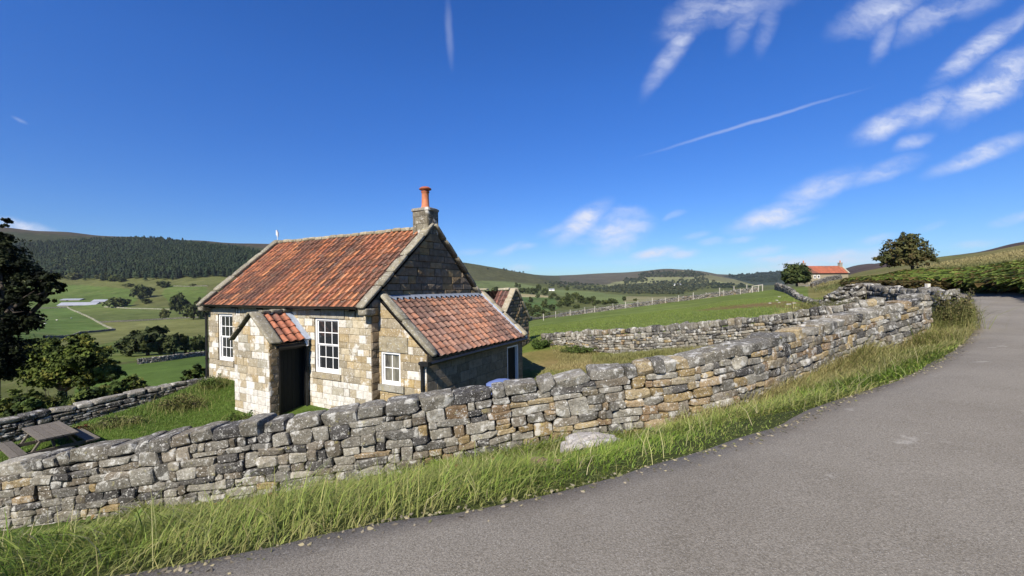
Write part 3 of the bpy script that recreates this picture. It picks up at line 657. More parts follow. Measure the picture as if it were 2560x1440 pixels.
for A_, B2 in zip(pq_, pf_):
    for v_, f_l, t_v in [(np.concatenate(B2.V), [f for f in B2.F], np.concatenate(B2.T))]:
        A_.F += [f+A_.n for f in f_l]; A_.V.append(v_); A_.T.append(t_v); A_.n += len(v_)
finish_wall(pq_, 'dry_stone_wall', 'crooked drystone wall running back from the wall corner towards the red roofed farmhouse')
# heap of fallen stones
hp = MB(); c0 = Q(2120, 768, 15.5)
for k in range(330):
    a = random.uniform(0, 6.28); q = random.random()**.6; rx, ry = 1.9*q*math.cos(a), 1.0*q*math.sin(a); x, y = c0[0]+rx+.3, c0[1]+ry
    z = float(H(x, y))+1.3*(1-q**1.6)*random.uniform(.75, 1.02)+.05
    ax = np.linalg.qr(rng.normal(size=(3, 3)))[0]; ax = ax if np.linalg.det(ax) > 0 else -ax
    m_ = np.eye(3)*.75+ax*.35; m_ = np.linalg.qr(m_)[0]; m_ = m_ if np.linalg.det(m_) > 0 else -m_
    rock(hp, (x, y, z), (random.uniform(.2, .5), random.uniform(.15, .3), random.uniform(.08, .18)), m_, 4, np.array(random.choice(GREY))*random.uniform(.35, .7), jit=.2)
xh, yh = c0[0]+.3, c0[1]; zh = float(H(xh, yh)); ring = [(xh+1.7*math.cos(t), yh+.85*math.sin(t), zh-.1) for t in np.linspace(0, 6.28, 13)[:-1]]
hp.add(ring+[(xh, yh, zh+1.05)], np.array([(k, (k+1) % 12, 12) for k in range(12)]), (.05, .05, .045))
tag(hp.build('stone_heap', M['rubble'], smooth=True), 'dark heap of fallen stones leaning against the far wall, under the bracken', 'stone heap')
# ------------------------------------------------------------------ cottage
def clip_poly(poly, a, b):                     # keep the left side of line a->b
    out = []; n = len(poly); s = lambda p: (b[0]-a[0])*(p[1]-a[1])-(b[1]-a[1])*(p[0]-a[0])
    for i in range(n):
        p, q = poly[i], poly[(i+1) % n]; sp, sq_ = s(p), s(q)
        if sp >= 0: out.append(p)
        if (sp > 0 and sq_ < 0) or (sp < 0 and sq_ > 0):
            t = sp/(sp-sq_); out.append((p[0]+t*(q[0]-p[0]), p[1]+t*(q[1]-p[1])))
    return out
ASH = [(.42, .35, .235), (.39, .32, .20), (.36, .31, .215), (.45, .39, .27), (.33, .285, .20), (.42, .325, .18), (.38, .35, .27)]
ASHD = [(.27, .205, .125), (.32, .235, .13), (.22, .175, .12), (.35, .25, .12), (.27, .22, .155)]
def blocks(mb, o, ax, up, outline, holes=(), ch=.25, bw=(.28, .6), pal_=ASH, proud=.012, rough=.006, joint=.008, white=None, seed=0, z0=0):
    """lay squared stone over a face; outline is convex and counter-clockwise seen from outside"""
    r = random.Random(seed); o = np.array(o, float); ax = np.array(ax, float); up = np.array(up, float); nn = np.cross(ax, up)
    xs = [p[0] for p in outline]; ys = [p[1] for p in outline]; y = min(ys)+z0
    while y < max(ys)-.02:
        hh = ch*r.uniform(.8, 1.2); hh = min(hh, max(ys)-y); 
        if max(ys)-y-hh < .08: hh = max(ys)-y
        x = min(xs)-r.uniform(0, .3)
        while x < max(xs):
            wd = r.uniform(*bw); rects = [(x, y, x+wd, y+hh)]
            for (a0, b0, a1, b1) in holes:
                nr = []
                for (p0, q0, p1, q1) in rects:
                    if p1 <= a0 or p0 >= a1 or q1 <= b0 or q0 >= b1: nr.append((p0, q0, p1, q1)); continue
                    if p0 < a0: nr.append((p0, q0, a0, q1))
                    if p1 > a1: nr.append((a1, q0, p1, q1))
                    if q0 < b0: nr.append((max(p0, a0), q0, min(p1, a1), b0))
                    if q1 > b1: nr.append((max(p0, a0), b1, min(p1, a1), q1))
                rects = nr
            for (p0, q0, p1, q1) in rects:
                if p1-p0 < .03 or q1-q0 < .03: continue
                j = joint*.5; pl = [(p0+j, q0+j), (p1-j, q0+j), (p1-j, q1-j), (p0+j, q1-j)]
                pl = [(a+r.uniform(-.004, .004), b+r.uniform(-.004, .004)) for a, b in pl]
                for i in range(len(outline)): 
                    pl = clip_poly(pl, outline[i], outline[(i+1) % len(outline)])
                    if len(pl) < 3: break
                if len(pl) < 3: continue
                cx = sum(a for a, b in pl)/len(pl); cy = sum(b for a, b in pl)/len(pl); k = len(pl)
                pr = proud+r.uniform(-rough, rough); ins = .014
                ring0 = [o+ax*a+up*b for a, b in pl]; ring1 = [o+ax*a+up*b+nn*pr*.75 for a, b in pl]
                ring2 = []
                for a, b in pl:
                    d = math.hypot(cx-a, cy-b) or 1; f = min(ins/d, .4); ring2.append(o+ax*(a+(cx-a)*f)+up*(b+(cy-b)*f)+nn*(pr+r.uniform(-rough, rough)*.5))
                t = np.array(r.choice(pal_))*r.uniform(.76, 1.08)
                if white and r.random() < white(cx, cy): t = t*.2+np.array((.66, .64, .58))*.8*r.uniform(.85, 1.08)
                V = ring0+ring1+ring2+[o+ax*cx+up*cy+nn*(pr+rough*r.uniform(.2, 1.3))]
                Fq = [(i, (i+1) % k, k+(i+1) % k, k+i) for i in range(k)]+[(k+i, k+(i+1) % k, 2*k+(i+1) % k, 2*k+i) for i in range(k)]
                Ft = [(2*k+i, 2*k+(i+1) % k, 3*k) for i in range(k)]
                mb.add(V, [np.array(Fq), np.array(Ft)], t)
            x += wd
        y += hh
def backing(mb, o, ax, up, outline, holes=(), depth=.14, tint=(.3, .27, .21)):
    """mortar face behind the stones, with reveals at the openings"""
    o = np.array(o, float); ax = np.array(ax, float); up = np.array(up, float); nn = np.cross(ax, up)
    xs = sorted(set([min(p[0] for p in outline), max(p[0] for p in outline)]+[h[0] for h in holes]+[h[2] for h in holes]))
    ys = sorted(set([min(p[1] for p in outline), max(p[1] for p in outline)]+[h[1] for h in holes]+[h[3] for h in holes]))
    for i in range(len(xs)-1):
        for j in range(len(ys)-1):
            cx, cy = (xs[i]+xs[i+1])/2, (ys[j]+ys[j+1])/2
            if any(h[0] < cx < h[2] and h[1] < cy < h[3] for h in holes): continue
            pl = [(xs[i], ys[j]), (xs[i+1], ys[j]), (xs[i+1], ys[j+1]), (xs[i], ys[j+1])]
            for k in range(len(outline)):
                pl = clip_poly(pl, outline[k], outline[(k+1) % len(outline)])
                if len(pl) < 3: break
            if len(pl) < 3: continue
            mb.add([o+ax*a+up*b for a, b in pl], [np.array([[0, k, k+1]]) for k in range(1, len(pl)-1)], tint)
    for (a0, b0, a1, b1) in holes:
        c = [(a0, b0), (a1, b0), (a1, b1), (a0, b1)]
        for k in range(4):
            p, q = c[k], c[(k+1) % 4]; P0 = o+ax*p[0]+up*p[1]+nn*.008; P1 = o+ax*q[0]+up*q[1]+nn*.008
            mb.add([P0, P1, P1-nn*depth, P0-nn*depth], np.array([(0, 1, 2, 3)]), np.array(tint)*1.0)
TIL = [(.42, .150, .066), (.38, .135, .06), (.46, .185, .08), (.33, .12, .058), (.26, .10, .06), (.19, .09, .06), (.36, .135, .07), (.38, .155, .075), (.50, .22, .095)]
TILP = [(.36, .195, .13), (.34, .18, .12), (.31, .185, .135), (.40, .205, .125), (.29, .17, .125), (.45, .195, .105), (.35, .21, .15), (.27, .17, .135)]
def pantiles(mb, o, a, b, W, Ls, pal_=TIL, tw=.25, ex=.30, skip=None, seed=1, dark=.35, amp=.055):
    """o = eave left corner, a = along the eave, b = up the slope"""
    r = random.Random(seed); a = np.array(a, float); b = np.array(b, float); o = np.array(o, float); n_ = np.cross(a, b); n_ /= np.linalg.norm(n_)
    nc = max(1, round(W/tw)); nr = max(1, round(Ls/ex)); tw = W/nc; ex = Ls/nr; fb = Fbm(seed+50, 14, .5, 3)
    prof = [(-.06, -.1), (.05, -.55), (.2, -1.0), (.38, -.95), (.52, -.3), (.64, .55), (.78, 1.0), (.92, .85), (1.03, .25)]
    for i in range(nc):
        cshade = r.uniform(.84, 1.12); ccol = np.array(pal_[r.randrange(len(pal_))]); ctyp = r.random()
        for k in range(nr):
            if skip and skip(i/nc, k/nr): continue
            x0 = i*tw+r.gauss(0, .003); y0 = k*ex-.035+r.gauss(0, .006); y1 = (k+1)*ex+.03; lift = .034+r.gauss(0, .005); tl = r.gauss(0, .003)
            V = []; m = len(prof)
            for (yy_, zz) in ((y0, lift), (y1, .004)):
                for (px_, pz) in prof: V.append(o+a*(x0+px_*tw)+b*(yy_+tl*px_)+n_*(zz+amp*(pz+1)*.5))
            for (px_, pz) in prof: V.append(o+a*(x0+px_*tw)+b*(y0+.004)+n_*(lift-.022+amp*(pz+1)*.5))
            Fq = [(q, q+1, m+q+1, m+q) for q in range(m-1)]+[(2*m+q, 2*m+q+1, q+1, q) for q in range(m-1)]
            v = fb(i*.40, k*.30)*.85+r.gauss(0, .30)
            c = np.array(pal_[r.randrange(len(pal_))])*.55+ccol*.45
            if v+(.5 if ctyp > .75 else 0)*dark*2 > .48: c = c*.35+np.array((.12, .07, .055))*.6*(1.25-dark)
            trough_shade = np.array([.62, .5, .42, .45, .7, .95, 1.1, 1.05, .8]); c = c*cshade*r.uniform(.88, 1.12)  # shade of the troughs painted into the tile tint, rolls kept lighter
            mb.add(V, np.array(Fq), np.concatenate([trough_shade, trough_shade, trough_shade*.5])[:, None]*c)
def slab_run(mb, p, q, width_dir, wd, th, n, seed=0, tint=(1, 1, 1), over=.0):
    """coping slabs laid end to end from p to q"""
    r = random.Random(seed); p = np.array(p, float); q = np.array(q, float); d = q-p; L = np.linalg.norm(d); d /= L; wdv = np.array(width_dir, float); up = np.cross(d, wdv); up /= np.linalg.norm(up)
    if up[2] < 0: up = -up
    cuts = [0]+sorted((k+r.uniform(-.15, .15))/n for k in range(1, n))+[1]
    for k in range(n):
        l0, l1 = cuts[k]*L+.004, cuts[k+1]*L-.004; rs = r.uniform(-.006, .012); ww = wd/2+r.uniform(-.008, .012)
        c = p+d*(l0+l1)/2+up*(th/2+rs); t = np.array(tint)*r.uniform(.8, 1.2)
        axes = (d, wdv, up) if np.dot(np.cross(d, wdv), up) > 0 else (-d, wdv, up)
        rock(mb, c, (l1-l0, 2*ww, th), axes, 5, t, sq=16, jit=.035, nz=.04)
ZG = -1.96
hl = lambda z: z*SC+1.6-ZG
Lh, Dh = 6.916*SC, 4.4195*SC; EV = 3.18; RG = 5.50; LX = -Lh
cot = empty('stone_cottage', (-3.195*SC, 9.5*SC, ZG), -ANG)
tag(cot, 'small sandstone cottage with orange pantile roof, end chimney and little porch behind the roadside wall', 'cottage')
X_, Y_, Z_ = (1, 0, 0), (0, 1, 0), (0, 0, 1)
rw = (-1.9525*SC, .775, -1.0786*SC, .775+0)     # placeholders, set below
WB0, WT0 = hl(-2.0205)+.0, hl(-.6837)
win_r = (-1.9525*SC, WB0, -1.0786*SC, WT0); win_l = (-6.36*SC, WB0-.03, -5.60*SC, WT0+.02)
wl, ml = MB(), MB(); BOT = -.5
wht = lambda x, y: (.75 if y < 1.0 and x > -3 else .28 if y < 1.9 else .10) if x > -2.4 or x < -5 else (.45 if y < .8 else .13)
lint_r = (win_r[0]-.22, win_r[3], win_r[2]+.26, EV-.12); lint_l = (win_l[0]-.25, win_l[3], win_l[2]+.22, EV-.12)
PU0, PU1, PPJ = -3.6206*SC, -2.2034*SC, 1.0008*SC
porch_hole = (PU0+.02, -.2, PU1-.02, 2.05)
fr = [(LX, BOT), (0, BOT), (0, EV), (LX, EV)]
sill = lambda wn: (wn[0]-.08, wn[1]-.17, wn[2]+.10, wn[1])
mid_l = (-5.0*SC, EV-.62, -3.75*SC, EV-.12)      # long pale lintel left of the porch
blocks(wl, (0, 0, 0), X_, Z_, fr, [win_r, win_l, lint_r, lint_l, sill(win_r), sill(win_l), (PU0+.1, -.5, PU1-.1, 2.0), mid_l], ch=.20, bw=(.22, .50), white=wht, seed=3)
backing(ml, (0, 0, 0), X_, Z_, fr, [win_r, win_l])
wo_ = wl.build('wall', M['ashlar'], cot); wl = MB()
slope = (RG-EV)/(Dh/2); gab = [(0, BOT), (Dh, BOT), (Dh, EV), (Dh/2, RG), (0, EV)]
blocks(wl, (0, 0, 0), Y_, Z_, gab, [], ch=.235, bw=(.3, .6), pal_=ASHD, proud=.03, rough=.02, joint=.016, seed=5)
backing(ml, (0, 0, 0), Y_, Z_, gab)
# left gable and the back wall
blocks(wl, (LX, Dh, 0), (0, -1, 0), Z_, gab, [], ch=.25, bw=(.3, .6), pal_=ASH, seed=6); backing(ml, (LX, Dh, 0), (0, -1, 0), Z_, gab)
bk = [(0, BOT), (Lh, BOT), (Lh, EV), (0, EV)]
blocks(wl, (0, Dh, 0), (-1, 0, 0), Z_, bk, [], ch=.25, bw=(.3, .6), seed=7); backing(ml, (0, Dh, 0), (-1, 0, 0), Z_, bk)
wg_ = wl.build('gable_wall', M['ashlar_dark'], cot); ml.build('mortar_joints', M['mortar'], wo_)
for (a0, b0, a1, b1), pr in ((lint_r, .03), (lint_l, .028), (mid_l, .024)):
    lm = MB(); lm.box((a0+.006, -pr, b0+.004), (a1-.006, .02, b1-.006), (1.05, 1.03, 1.0)); lm.build('lintel', M['dressed'], wo_)
# windows
def sash(name, wn, o, ax, parent, cols, rows, rec=.07, fr_=.065, split=True):
    o = np.array(o, float); ax = np.array(ax, float); up = np.array((0, 0, 1.)); nn = np.cross(ax, up); a0, b0, a1, b1 = wn
    mp = lambda V: o+V[:, :1]*ax+V[:, 1:2]*(-nn)+V[:, 2:]*up
    f = MB(); d0, d1 = rec-.045, rec+.03
    for (p0, q0, p1, q1) in ((a0, b0, a0+fr_, b1), (a1-fr_, b0, a1, b1), (a0+fr_, b1-fr_, a1-fr_, b1), (a0+fr_, b0, a1-fr_, b0+fr_*1.3)): f.box((p0, d0, q0), (p1, d1, q1), (1, 1, 1), mp)
    A0, A1, B0, B1 = a0+fr_, a1-fr_, b0+fr_*1.3, b1-fr_
    mid = (B0+B1)/2
    halves = [(mid, B1, rec-.012), (B0, mid, rec+.014)] if split else [(B0, B1, rec)]
    for (q0, q1, dd) in halves:
        sw = .032
        for (p0, r0, p1, r1) in ((A0, q0, A0+sw, q1), (A1-sw, q0, A1, q1), (A0+sw, q1-sw, A1-sw, q1), (A0+sw, q0, A1-sw, q0+sw*1.1)): f.box((p0, dd, r0), (p1, dd+.03, r1), (1, 1, 1), mp)
        for k in range(1, cols): x = A0+(A1-A0)*k/cols; f.box((x-.011, dd+.003, q0+sw), (x+.011, dd+.024, q1-sw), (1, 1, 1), mp)
        rws = rows//2 if split else rows
        for k in range(1, rws): z = q0+(q1-q0)*k/rws; f.box((A0+sw, dd+.005, z-.011), (A1-sw, dd+.022, z+.011), (1, 1, 1), mp)
    fo = f.build(name, M['white'], parent)
    g1 = MB()
    for (q0, q1, dd) in halves: g1.box((A0+.01, dd+.012, q0+.01), (A1-.01, dd+.017, q1-.01), (1, 1, 1), mp)
    g1.build('pane', M['glass'], fo)
    return fo
for wn in (win_r, win_l):
    f_ = sash('window', wn, (0, 0, 0), X_, cot, 3, 4)
    s_b = MB(); q = sill(wn); s_b.box((q[0], -.05, q[1]), (q[2], .1, q[3]-.004), (1.05, .95, .8)); s_b.build('sill', M['dressed'], f_)
# main roof
OV = .22; EZ = EV-OV*slope+.02; Ls = math.hypot(Dh/2+OV, slope*(Dh/2+OV)); b1 = np.array([0, Dh/2+OV, slope*(Dh/2+OV)])/Ls
rt = MB(); CW = .16
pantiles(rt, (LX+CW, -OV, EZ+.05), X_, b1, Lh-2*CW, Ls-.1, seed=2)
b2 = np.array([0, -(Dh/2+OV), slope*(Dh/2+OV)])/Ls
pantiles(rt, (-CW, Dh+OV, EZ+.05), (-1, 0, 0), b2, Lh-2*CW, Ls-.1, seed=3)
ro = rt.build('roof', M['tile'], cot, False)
ub = MB(); ub.add([(LX+.02, -OV+.03, EZ), (-.02, -OV+.03, EZ), (-.02, Dh/2, RG-.01), (LX+.02, Dh/2, RG-.01)], np.array([(0, 1, 2, 3)])); ub.add([(LX+.02, Dh+OV-.03, EZ), (-.02, Dh+OV-.03, EZ), (-.02, Dh/2, RG-.012), (LX+.02, Dh/2, RG-.012)], np.array([(3, 2, 1, 0)]))
ub.build('underlay', M['dark'], ro)
rd = MB(); n = 19
for k in range(n):
    x0 = LX+CW+(Lh-2*CW-.3)*k/n; x1 = LX+CW+(Lh-2*CW-.3)*(k+1)/n
    zc = RG+.085+.012*math.sin(k*1.7)-.02*math.sin(math.pi*k/n); rock(rd, ((x0+x1)/2, Dh/2, zc), (x1-x0+.01, .34, .15), ((1, 0, 0), (0, 1, 0), (0, 0, 1)), 5, np.array((1.0, .92, .75))*random.uniform(.7, 1.25), sq=4, jit=.06, nz=.08)
rd.build('ridge', M['dressed'], ro)
def coping_set(x, seed):
    w_ = .31; zz = .08
    for sg in (1, -1):
        m = MB(); y0 = -OV-.12 if sg > 0 else Dh+OV+.12; z0 = EV-(OV+.12)*slope+.06+zz
        slab_run(m, (x, y0, z0), (x, Dh/2, RG+.06+zz), (1, 0, 0), w_, .10, 5, seed+sg, (.72, .69, .60))
        y0 = -OV+.02 if sg > 0 else Dh+OV-.02
        rock(m, (x, y0+sg*.08, EV-OV*slope-.03), (.30, .40, .20), ((1, 0, 0), (0, 1, 0), (0, 0, 1)), 6, (.72, .69, .60), sq=9, jit=.06, nz=.05)
        m.build('gable_coping', M['dressed'], cot, True)
coping_set(LX+.03, 11); coping_set(-.03, 21)
fl = MB(); nf = np.cross((1, 0, 0), b1)
pp0 = np.array((LX+.17, -OV+.1, EZ+.12)); fl.box((0, 0, 0), (.16, Ls-.25, .03), (1.6, 1.65, 1.7), lambda V: pp0+V[:, :1]*np.array((1, 0, 0))+V[:, 1:2]*b1+V[:, 2:]*nf)
fl.build('lead_flashing', M['lead'], ro)
# chimney
ch = MB(); CXC, CYC = -.30, Dh/2; cw, cd_ = .62, .50; CZ0, CZ1 = RG-.35, RG+.62
sides = [((CXC-cw/2, CYC-cd_/2), (1, 0, 0), cw), ((CXC+cw/2, CYC-cd_/2), (0, 1, 0), cd_), ((CXC+cw/2, CYC+cd_/2), (-1, 0, 0), cw), ((CXC-cw/2, CYC+cd_/2), (0, -1, 0), cd_)]
for k, (oo, ax, ww) in enumerate(sides):
    blocks(ch, (oo[0], oo[1], CZ0), ax, Z_, [(0, 0), (ww, 0), (ww, CZ1-CZ0), (0, CZ1-CZ0)], [], ch=.24, bw=(.2, .36), pal_=[(.17, .15, .11), (.13, .12, .09), (.20, .18, .13), (.16, .14, .10)], proud=.02, rough=.008, seed=30+k)
ch.box((CXC-cw/2, CYC-cd_/2, CZ0), (CXC+cw/2, CYC+cd_/2, CZ1-.002), (.2, .18, .14))
rock(ch, (CXC, CYC, CZ1+.03), (cw+.10, cd_+.10, .11), ((1, 0, 0), (0, 1, 0), (0, 0, 1)), 8, (.24, .22, .18), sq=12, jit=.03, nz=.05)
cho = ch.build('chimney', M['ashlar'], cot)
pm = MB(); pz = CZ1+.06
prf = [(.165, 0), (.16, .03), (.125, .14), (.115, .40), (.118, .54), (.135, .56), (.135, .60), (.115, .61), (.12, .63), (.20, .66), (.20, .69), (.13, .74), (.09, .75), (.09, .70)]
ns = 20; V = [(CXC+r_*math.cos(2*math.pi*k/ns), CYC+r_*math.sin(2*math.pi*k/ns), pz+z) for r_, z in prf for k in range(ns)]
Tt = [((1, 1, 1) if z < .55 else (.62, .5, .5)) for r_, z in prf for k in range(ns)]
pm.add(V, np.array([(a*ns+k, a*ns+(k+1) % ns, (a+1)*ns+(k+1) % ns, (a+1)*ns+k) for a in range(len(prf)-1) for k in range(ns)]), Tt)
pm.build('chimney_pot', M['pot'], cho, True)
# gutter and downpipe
gm = MB(); gz_ = EV-.07; gy = -OV-.03; r_ = .075; V = []; ns = 8; xs = np.linspace(LX-.05, -.25, 24)
for x in xs:
    sag = -.012*math.sin(3.1*(x-LX)/Lh)
    for rr_, k0 in ((r_, range(ns+1)), (r_-.012, range(ns, -1, -1))):
        for k in k0: t = math.pi+math.pi*k/ns; V.append((x, gy+rr_*math.cos(t), gz_+sag+rr_*math.sin(t)))
m = 2*(ns+1); Fq = [(i*m+k, i*m+(k+1) % m, (i+1)*m+(k+1) % m, (i+1)*m+k) for i in range(len(xs)-1) for k in range(m)]
gm.add(V, np.array(Fq)); 
for x in np.linspace(LX+.5, -.6, 6): gm.box((x-.012, -OV-.02, gz_-.14), (x+.012, -.005, gz_-.03)); gm.box((x-.01, -.03, gz_-.30), (x+.01, -.012, gz_-.10))
gm.build('gutter', M['black'], cot)
dp = MB(); xd = LX+.02; dp.tube([(xd-.03, gy, gz_-.05), (xd-.03, gy, gz_-.16), (xd-.03, -.07, gz_-.34), (xd-.03, -.07, .0)], .042, 10)
for z in (gz_-.42, 1.9, 1.1, .45): dp.tube([(xd-.03, -.07, z), (xd-.03, -.07, z+.05)], .055, 10)
dp.build('downpipe', M['black'], cot)
vt = MB(); vt.tube([(0, 0, 0), (0, 0, .22)], .012, 6); vt.box((-.05, -.03, .2), (-.01, .03, .42)); vt.box((.01, -.03, .14), (.05, .03, .34)); 
vt.build('aerial', M['white'], cot, loc=(LX-.02, Dh/2, RG+.2))
# ---- porch: gable to the front, door in the side wall
PE, PR = hl(-1.2138), hl(-.6337); pw = PU1-PU0; pc = (PU0+PU1)/2; psl = (PR-PE)/(pw/2)
pw_, pmr = MB(), MB()
pg = [(0, BOT), (pw, BOT), (pw, PE), (pw/2, PR), (0, PE)]
blocks(pw_, (PU0, -PPJ, 0), X_, Z_, pg, [], ch=.21, bw=(.22, .5), white=lambda x, y: .95 if y < .75 else .28, seed=9); backing(pmr, (PU0, -PPJ, 0), X_, Z_, pg)
dh = (.26, 0.0, PPJ-.06, 1.93); sd = [(0, BOT), (PPJ, BOT), (PPJ, PE), (0, PE)]
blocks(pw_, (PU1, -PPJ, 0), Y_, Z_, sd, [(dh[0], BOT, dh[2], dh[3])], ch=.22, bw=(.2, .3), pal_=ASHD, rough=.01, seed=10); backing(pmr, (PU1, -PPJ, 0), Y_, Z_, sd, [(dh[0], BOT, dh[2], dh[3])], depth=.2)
blocks(pw_, (PU0, 0, 0), (0, -1, 0), Z_, sd, [], ch=.21, bw=(.22, .5), seed=12); backing(pmr, (PU0, 0, 0), (0, -1, 0), Z_, sd)
po = pw_.build('porch', M['ashlar'], cot); pmr.build('mortar_joints', M['mortar'], po)
dm = MB(); xdr = PU1-.16; nb = 7
for k in range(nb):
    y0 = -PPJ+dh[0]+(dh[2]-dh[0])*k/nb; y1 = -PPJ+dh[0]+(dh[2]-dh[0])*(k+1)/nb; dm.box((xdr-.03, y0+.004, -.1), (xdr+random.uniform(-.002, .002), y1-.004, dh[3]))
dm.box((xdr-.05, -PPJ+dh[0], -.1), (xdr-.012, -PPJ+dh[2], dh[3]))
dm.build('door', M['door'], po)
dfm = MB()
dfm.box((PU1-.19, -PPJ+dh[0]-.0, -.1), (PU1-.03, -PPJ+dh[0]+.07, dh[3]+.0)); dfm.box((PU1-.19, -PPJ+dh[2]-.07, -.1), (PU1-.03, -PPJ+dh[2], dh[3])); dfm.box((PU1-.19, -PPJ+dh[0]+.07, dh[3]-.07), (PU1-.028, -PPJ+dh[2]-.07, dh[3]))
dfm.build('door_frame', M['black'], po)
dl_ = MB(); dl_.box((PU1-.2, -PPJ+dh[0]-.1, dh[3]+.003), (PU1+.028, -PPJ+dh[2]+.05, dh[3]+.13), (1.1, .85, .6)); dl_.build('lintel', M['dressed'], po)
pr_ = MB(); ov = .10
for sg in (1, -1):
    xe = pc+sg*(pw/2+ov); ze = PE-ov*psl+.03; Lp = math.hypot(pw/2+ov, psl*(pw/2+ov)); bb = np.array([-sg*(pw/2+ov), 0, psl*(pw/2+ov)])/Lp
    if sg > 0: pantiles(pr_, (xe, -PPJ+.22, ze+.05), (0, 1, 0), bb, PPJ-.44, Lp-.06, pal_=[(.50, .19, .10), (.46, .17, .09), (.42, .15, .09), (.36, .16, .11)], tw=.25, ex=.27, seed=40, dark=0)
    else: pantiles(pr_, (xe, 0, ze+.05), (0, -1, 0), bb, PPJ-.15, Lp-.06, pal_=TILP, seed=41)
    V = np.array([(xe, -PPJ+.02, ze), (xe, -.02, ze), (pc, -.02, PR+.02), (pc, -PPJ+.02, PR+.02)]); pr_.add(V, np.array([(0, 1, 2, 3)]), (.02, .02, .02))
pr_.build('porch_roof', M['tile'], po)
pcp = MB()
for sg in (1, -1):
    xe = pc+sg*(pw/2+.16); ze = PE-.16*psl+.1
    slab_run(pcp, (xe, -PPJ+.09, ze), (pc, -PPJ+.09, PR+.12), (0, 1, 0), .34, .07, 1 if sg > 0 else 2, 60+sg, (.75, .72, .62))
slab_run(pcp, (pc, -PPJ+.25, PR+.10), (pc, 0, PR+.10), (1, 0, 0), .2, .09, 3, 66, (.8, .76, .65))
pcp.build('porch_coping', M['dressed'], po, True)
pf = MB(); xe = pc+pw/2+ov; ze = PE-ov*psl+.03; Lp = math.hypot(pw/2+ov, psl*(pw/2+ov)); bb = np.array([-(pw/2+ov), 0, psl*(pw/2+ov)])/Lp; nb_ = np.array([psl, 0, 1]); nb_ /= np.linalg.norm(nb_)
pf.box((0, 0, .02), (Lp, .2, .09), (1.5, 1.6, 1.75), lambda V: np.array((xe, -.215, ze))+V[:, :1]*bb+V[:, 1:2]*np.array((0, 1, 0))+V[:, 2:]*nb_)
pf.build('lead_flashing', M['lead'], po)
def lamp(x, y, z, par):
    m = MB(); m.tube([(x, y, z), (x, y, z-.17)], [.055, .06], 14); m.tube([(x, y, z+.002), (x, y, z+.05)], [.03, .03], 10); m.box((x-.02, y+.03, z-.02), (x+.02, y+.14, z+.04)); return m.build('wall_lamp', M['white'], par, False)
lamp(PU1+.09, -.07-.05, PE-.02, po)
rdp = MB(); rdp.tube([(PU1+.05, -.10, PE-.2), (PU1+.05, -.10, 0)], .035, 8); rdp.tube([(PU1+.08, -PPJ+.2, PE-.13), (PU1+.08, -.05, PE-.15)], .05, 8); rdp.build('gutter', M['black'], po)
# ---- lean-to against the gable
LW, LS, LT_ = 1.4168*SC, .2143*SC, 4.6804*SC; LE, LR_ = hl(-1.4095), hl(-.2311)
lsl = (LR_-LE)/LW; lw_, lmr = MB(), MB()
lf = [(0, BOT), (LW, BOT), (LW, LE), (0, LR_)]; wn = (.0879*SC, hl(-2.1635), .6688*SC, hl(-1.4209))
ll = (wn[0]-.08, wn[3], wn[2]+.28, wn[3]+.42); sl_ = (wn[0]-.1, wn[1]-.17, wn[2]+.14, wn[1])
blocks(lw_, (0, LS, 0), X_, Z_, lf, [wn, ll, sl_], ch=.24, bw=(.3, .6), seed=14, pal_=[(.38, .29, .15), (.35, .27, .15), (.40, .31, .17), (.33, .28, .19), (.42, .31, .14)], white=lambda x, y: .12)
backing(lmr, (0, LS, 0), X_, Z_, lf, [wn])
sw_ = LT_-LS; dd = (sw_-1.14, -.1, sw_-.33, hl(-1.70)); lside = [(0, BOT), (sw_, BOT), (sw_, LE), (0, LE)]
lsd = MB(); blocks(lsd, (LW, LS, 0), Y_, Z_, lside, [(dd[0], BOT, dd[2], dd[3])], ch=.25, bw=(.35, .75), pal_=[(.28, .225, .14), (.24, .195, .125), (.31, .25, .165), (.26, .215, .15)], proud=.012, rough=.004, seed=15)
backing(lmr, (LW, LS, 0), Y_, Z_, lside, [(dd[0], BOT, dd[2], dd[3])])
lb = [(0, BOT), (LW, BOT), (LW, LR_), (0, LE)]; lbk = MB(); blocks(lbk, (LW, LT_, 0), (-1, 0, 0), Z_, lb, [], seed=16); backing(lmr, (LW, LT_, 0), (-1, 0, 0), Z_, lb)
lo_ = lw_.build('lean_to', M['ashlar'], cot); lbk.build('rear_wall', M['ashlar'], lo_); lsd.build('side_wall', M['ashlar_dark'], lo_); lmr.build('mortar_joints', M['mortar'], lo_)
lt = MB(); lt.box((ll[0]+.005, LS-.026, ll[1]+.003), (ll[2]-.005, LS+.03, ll[3]), (1.0, .92, .75)); lt.build('lintel', M['dressed'], lo_)
f_ = sash('window', wn, (0, LS, 0), X_, lo_, 2, 2, rec=.05, fr_=.05, split=False)
f_.children[0].data.materials[0] = M['curtained']
st_ = MB(); st_.box((sl_[0], LS-.06, sl_[1]), (sl_[2], LS+.08, sl_[3]-.004)); st_.build('sill', M['dressed'], lo_)
cur = MB(); cur.box((wn[0]+.06, LS+.12, wn[1]+.05), (wn[2]-.06, LS+.13, wn[1]+(wn[3]-wn[1])*.48), (.8, .78, .7)); 
ldm = MB(); ldm.box((LW-.14, LS+dd[0]+.05, -.1), (LW-.10, LS+dd[2]-.05, dd[3]-.05)); ldm.build('door', M['door'], lo_)
ldf = MB()
ldf.box((LW-.15, LS+dd[0], -.1), (LW+.004, LS+dd[0]+.05, dd[3])); ldf.box((LW-.15, LS+dd[2]-.05, -.1), (LW+.004, LS+dd[2], dd[3])); ldf.box((LW-.15, LS+dd[0]+.05, dd[3]-.05), (LW+.004, LS+dd[2]-.05, dd[3]))
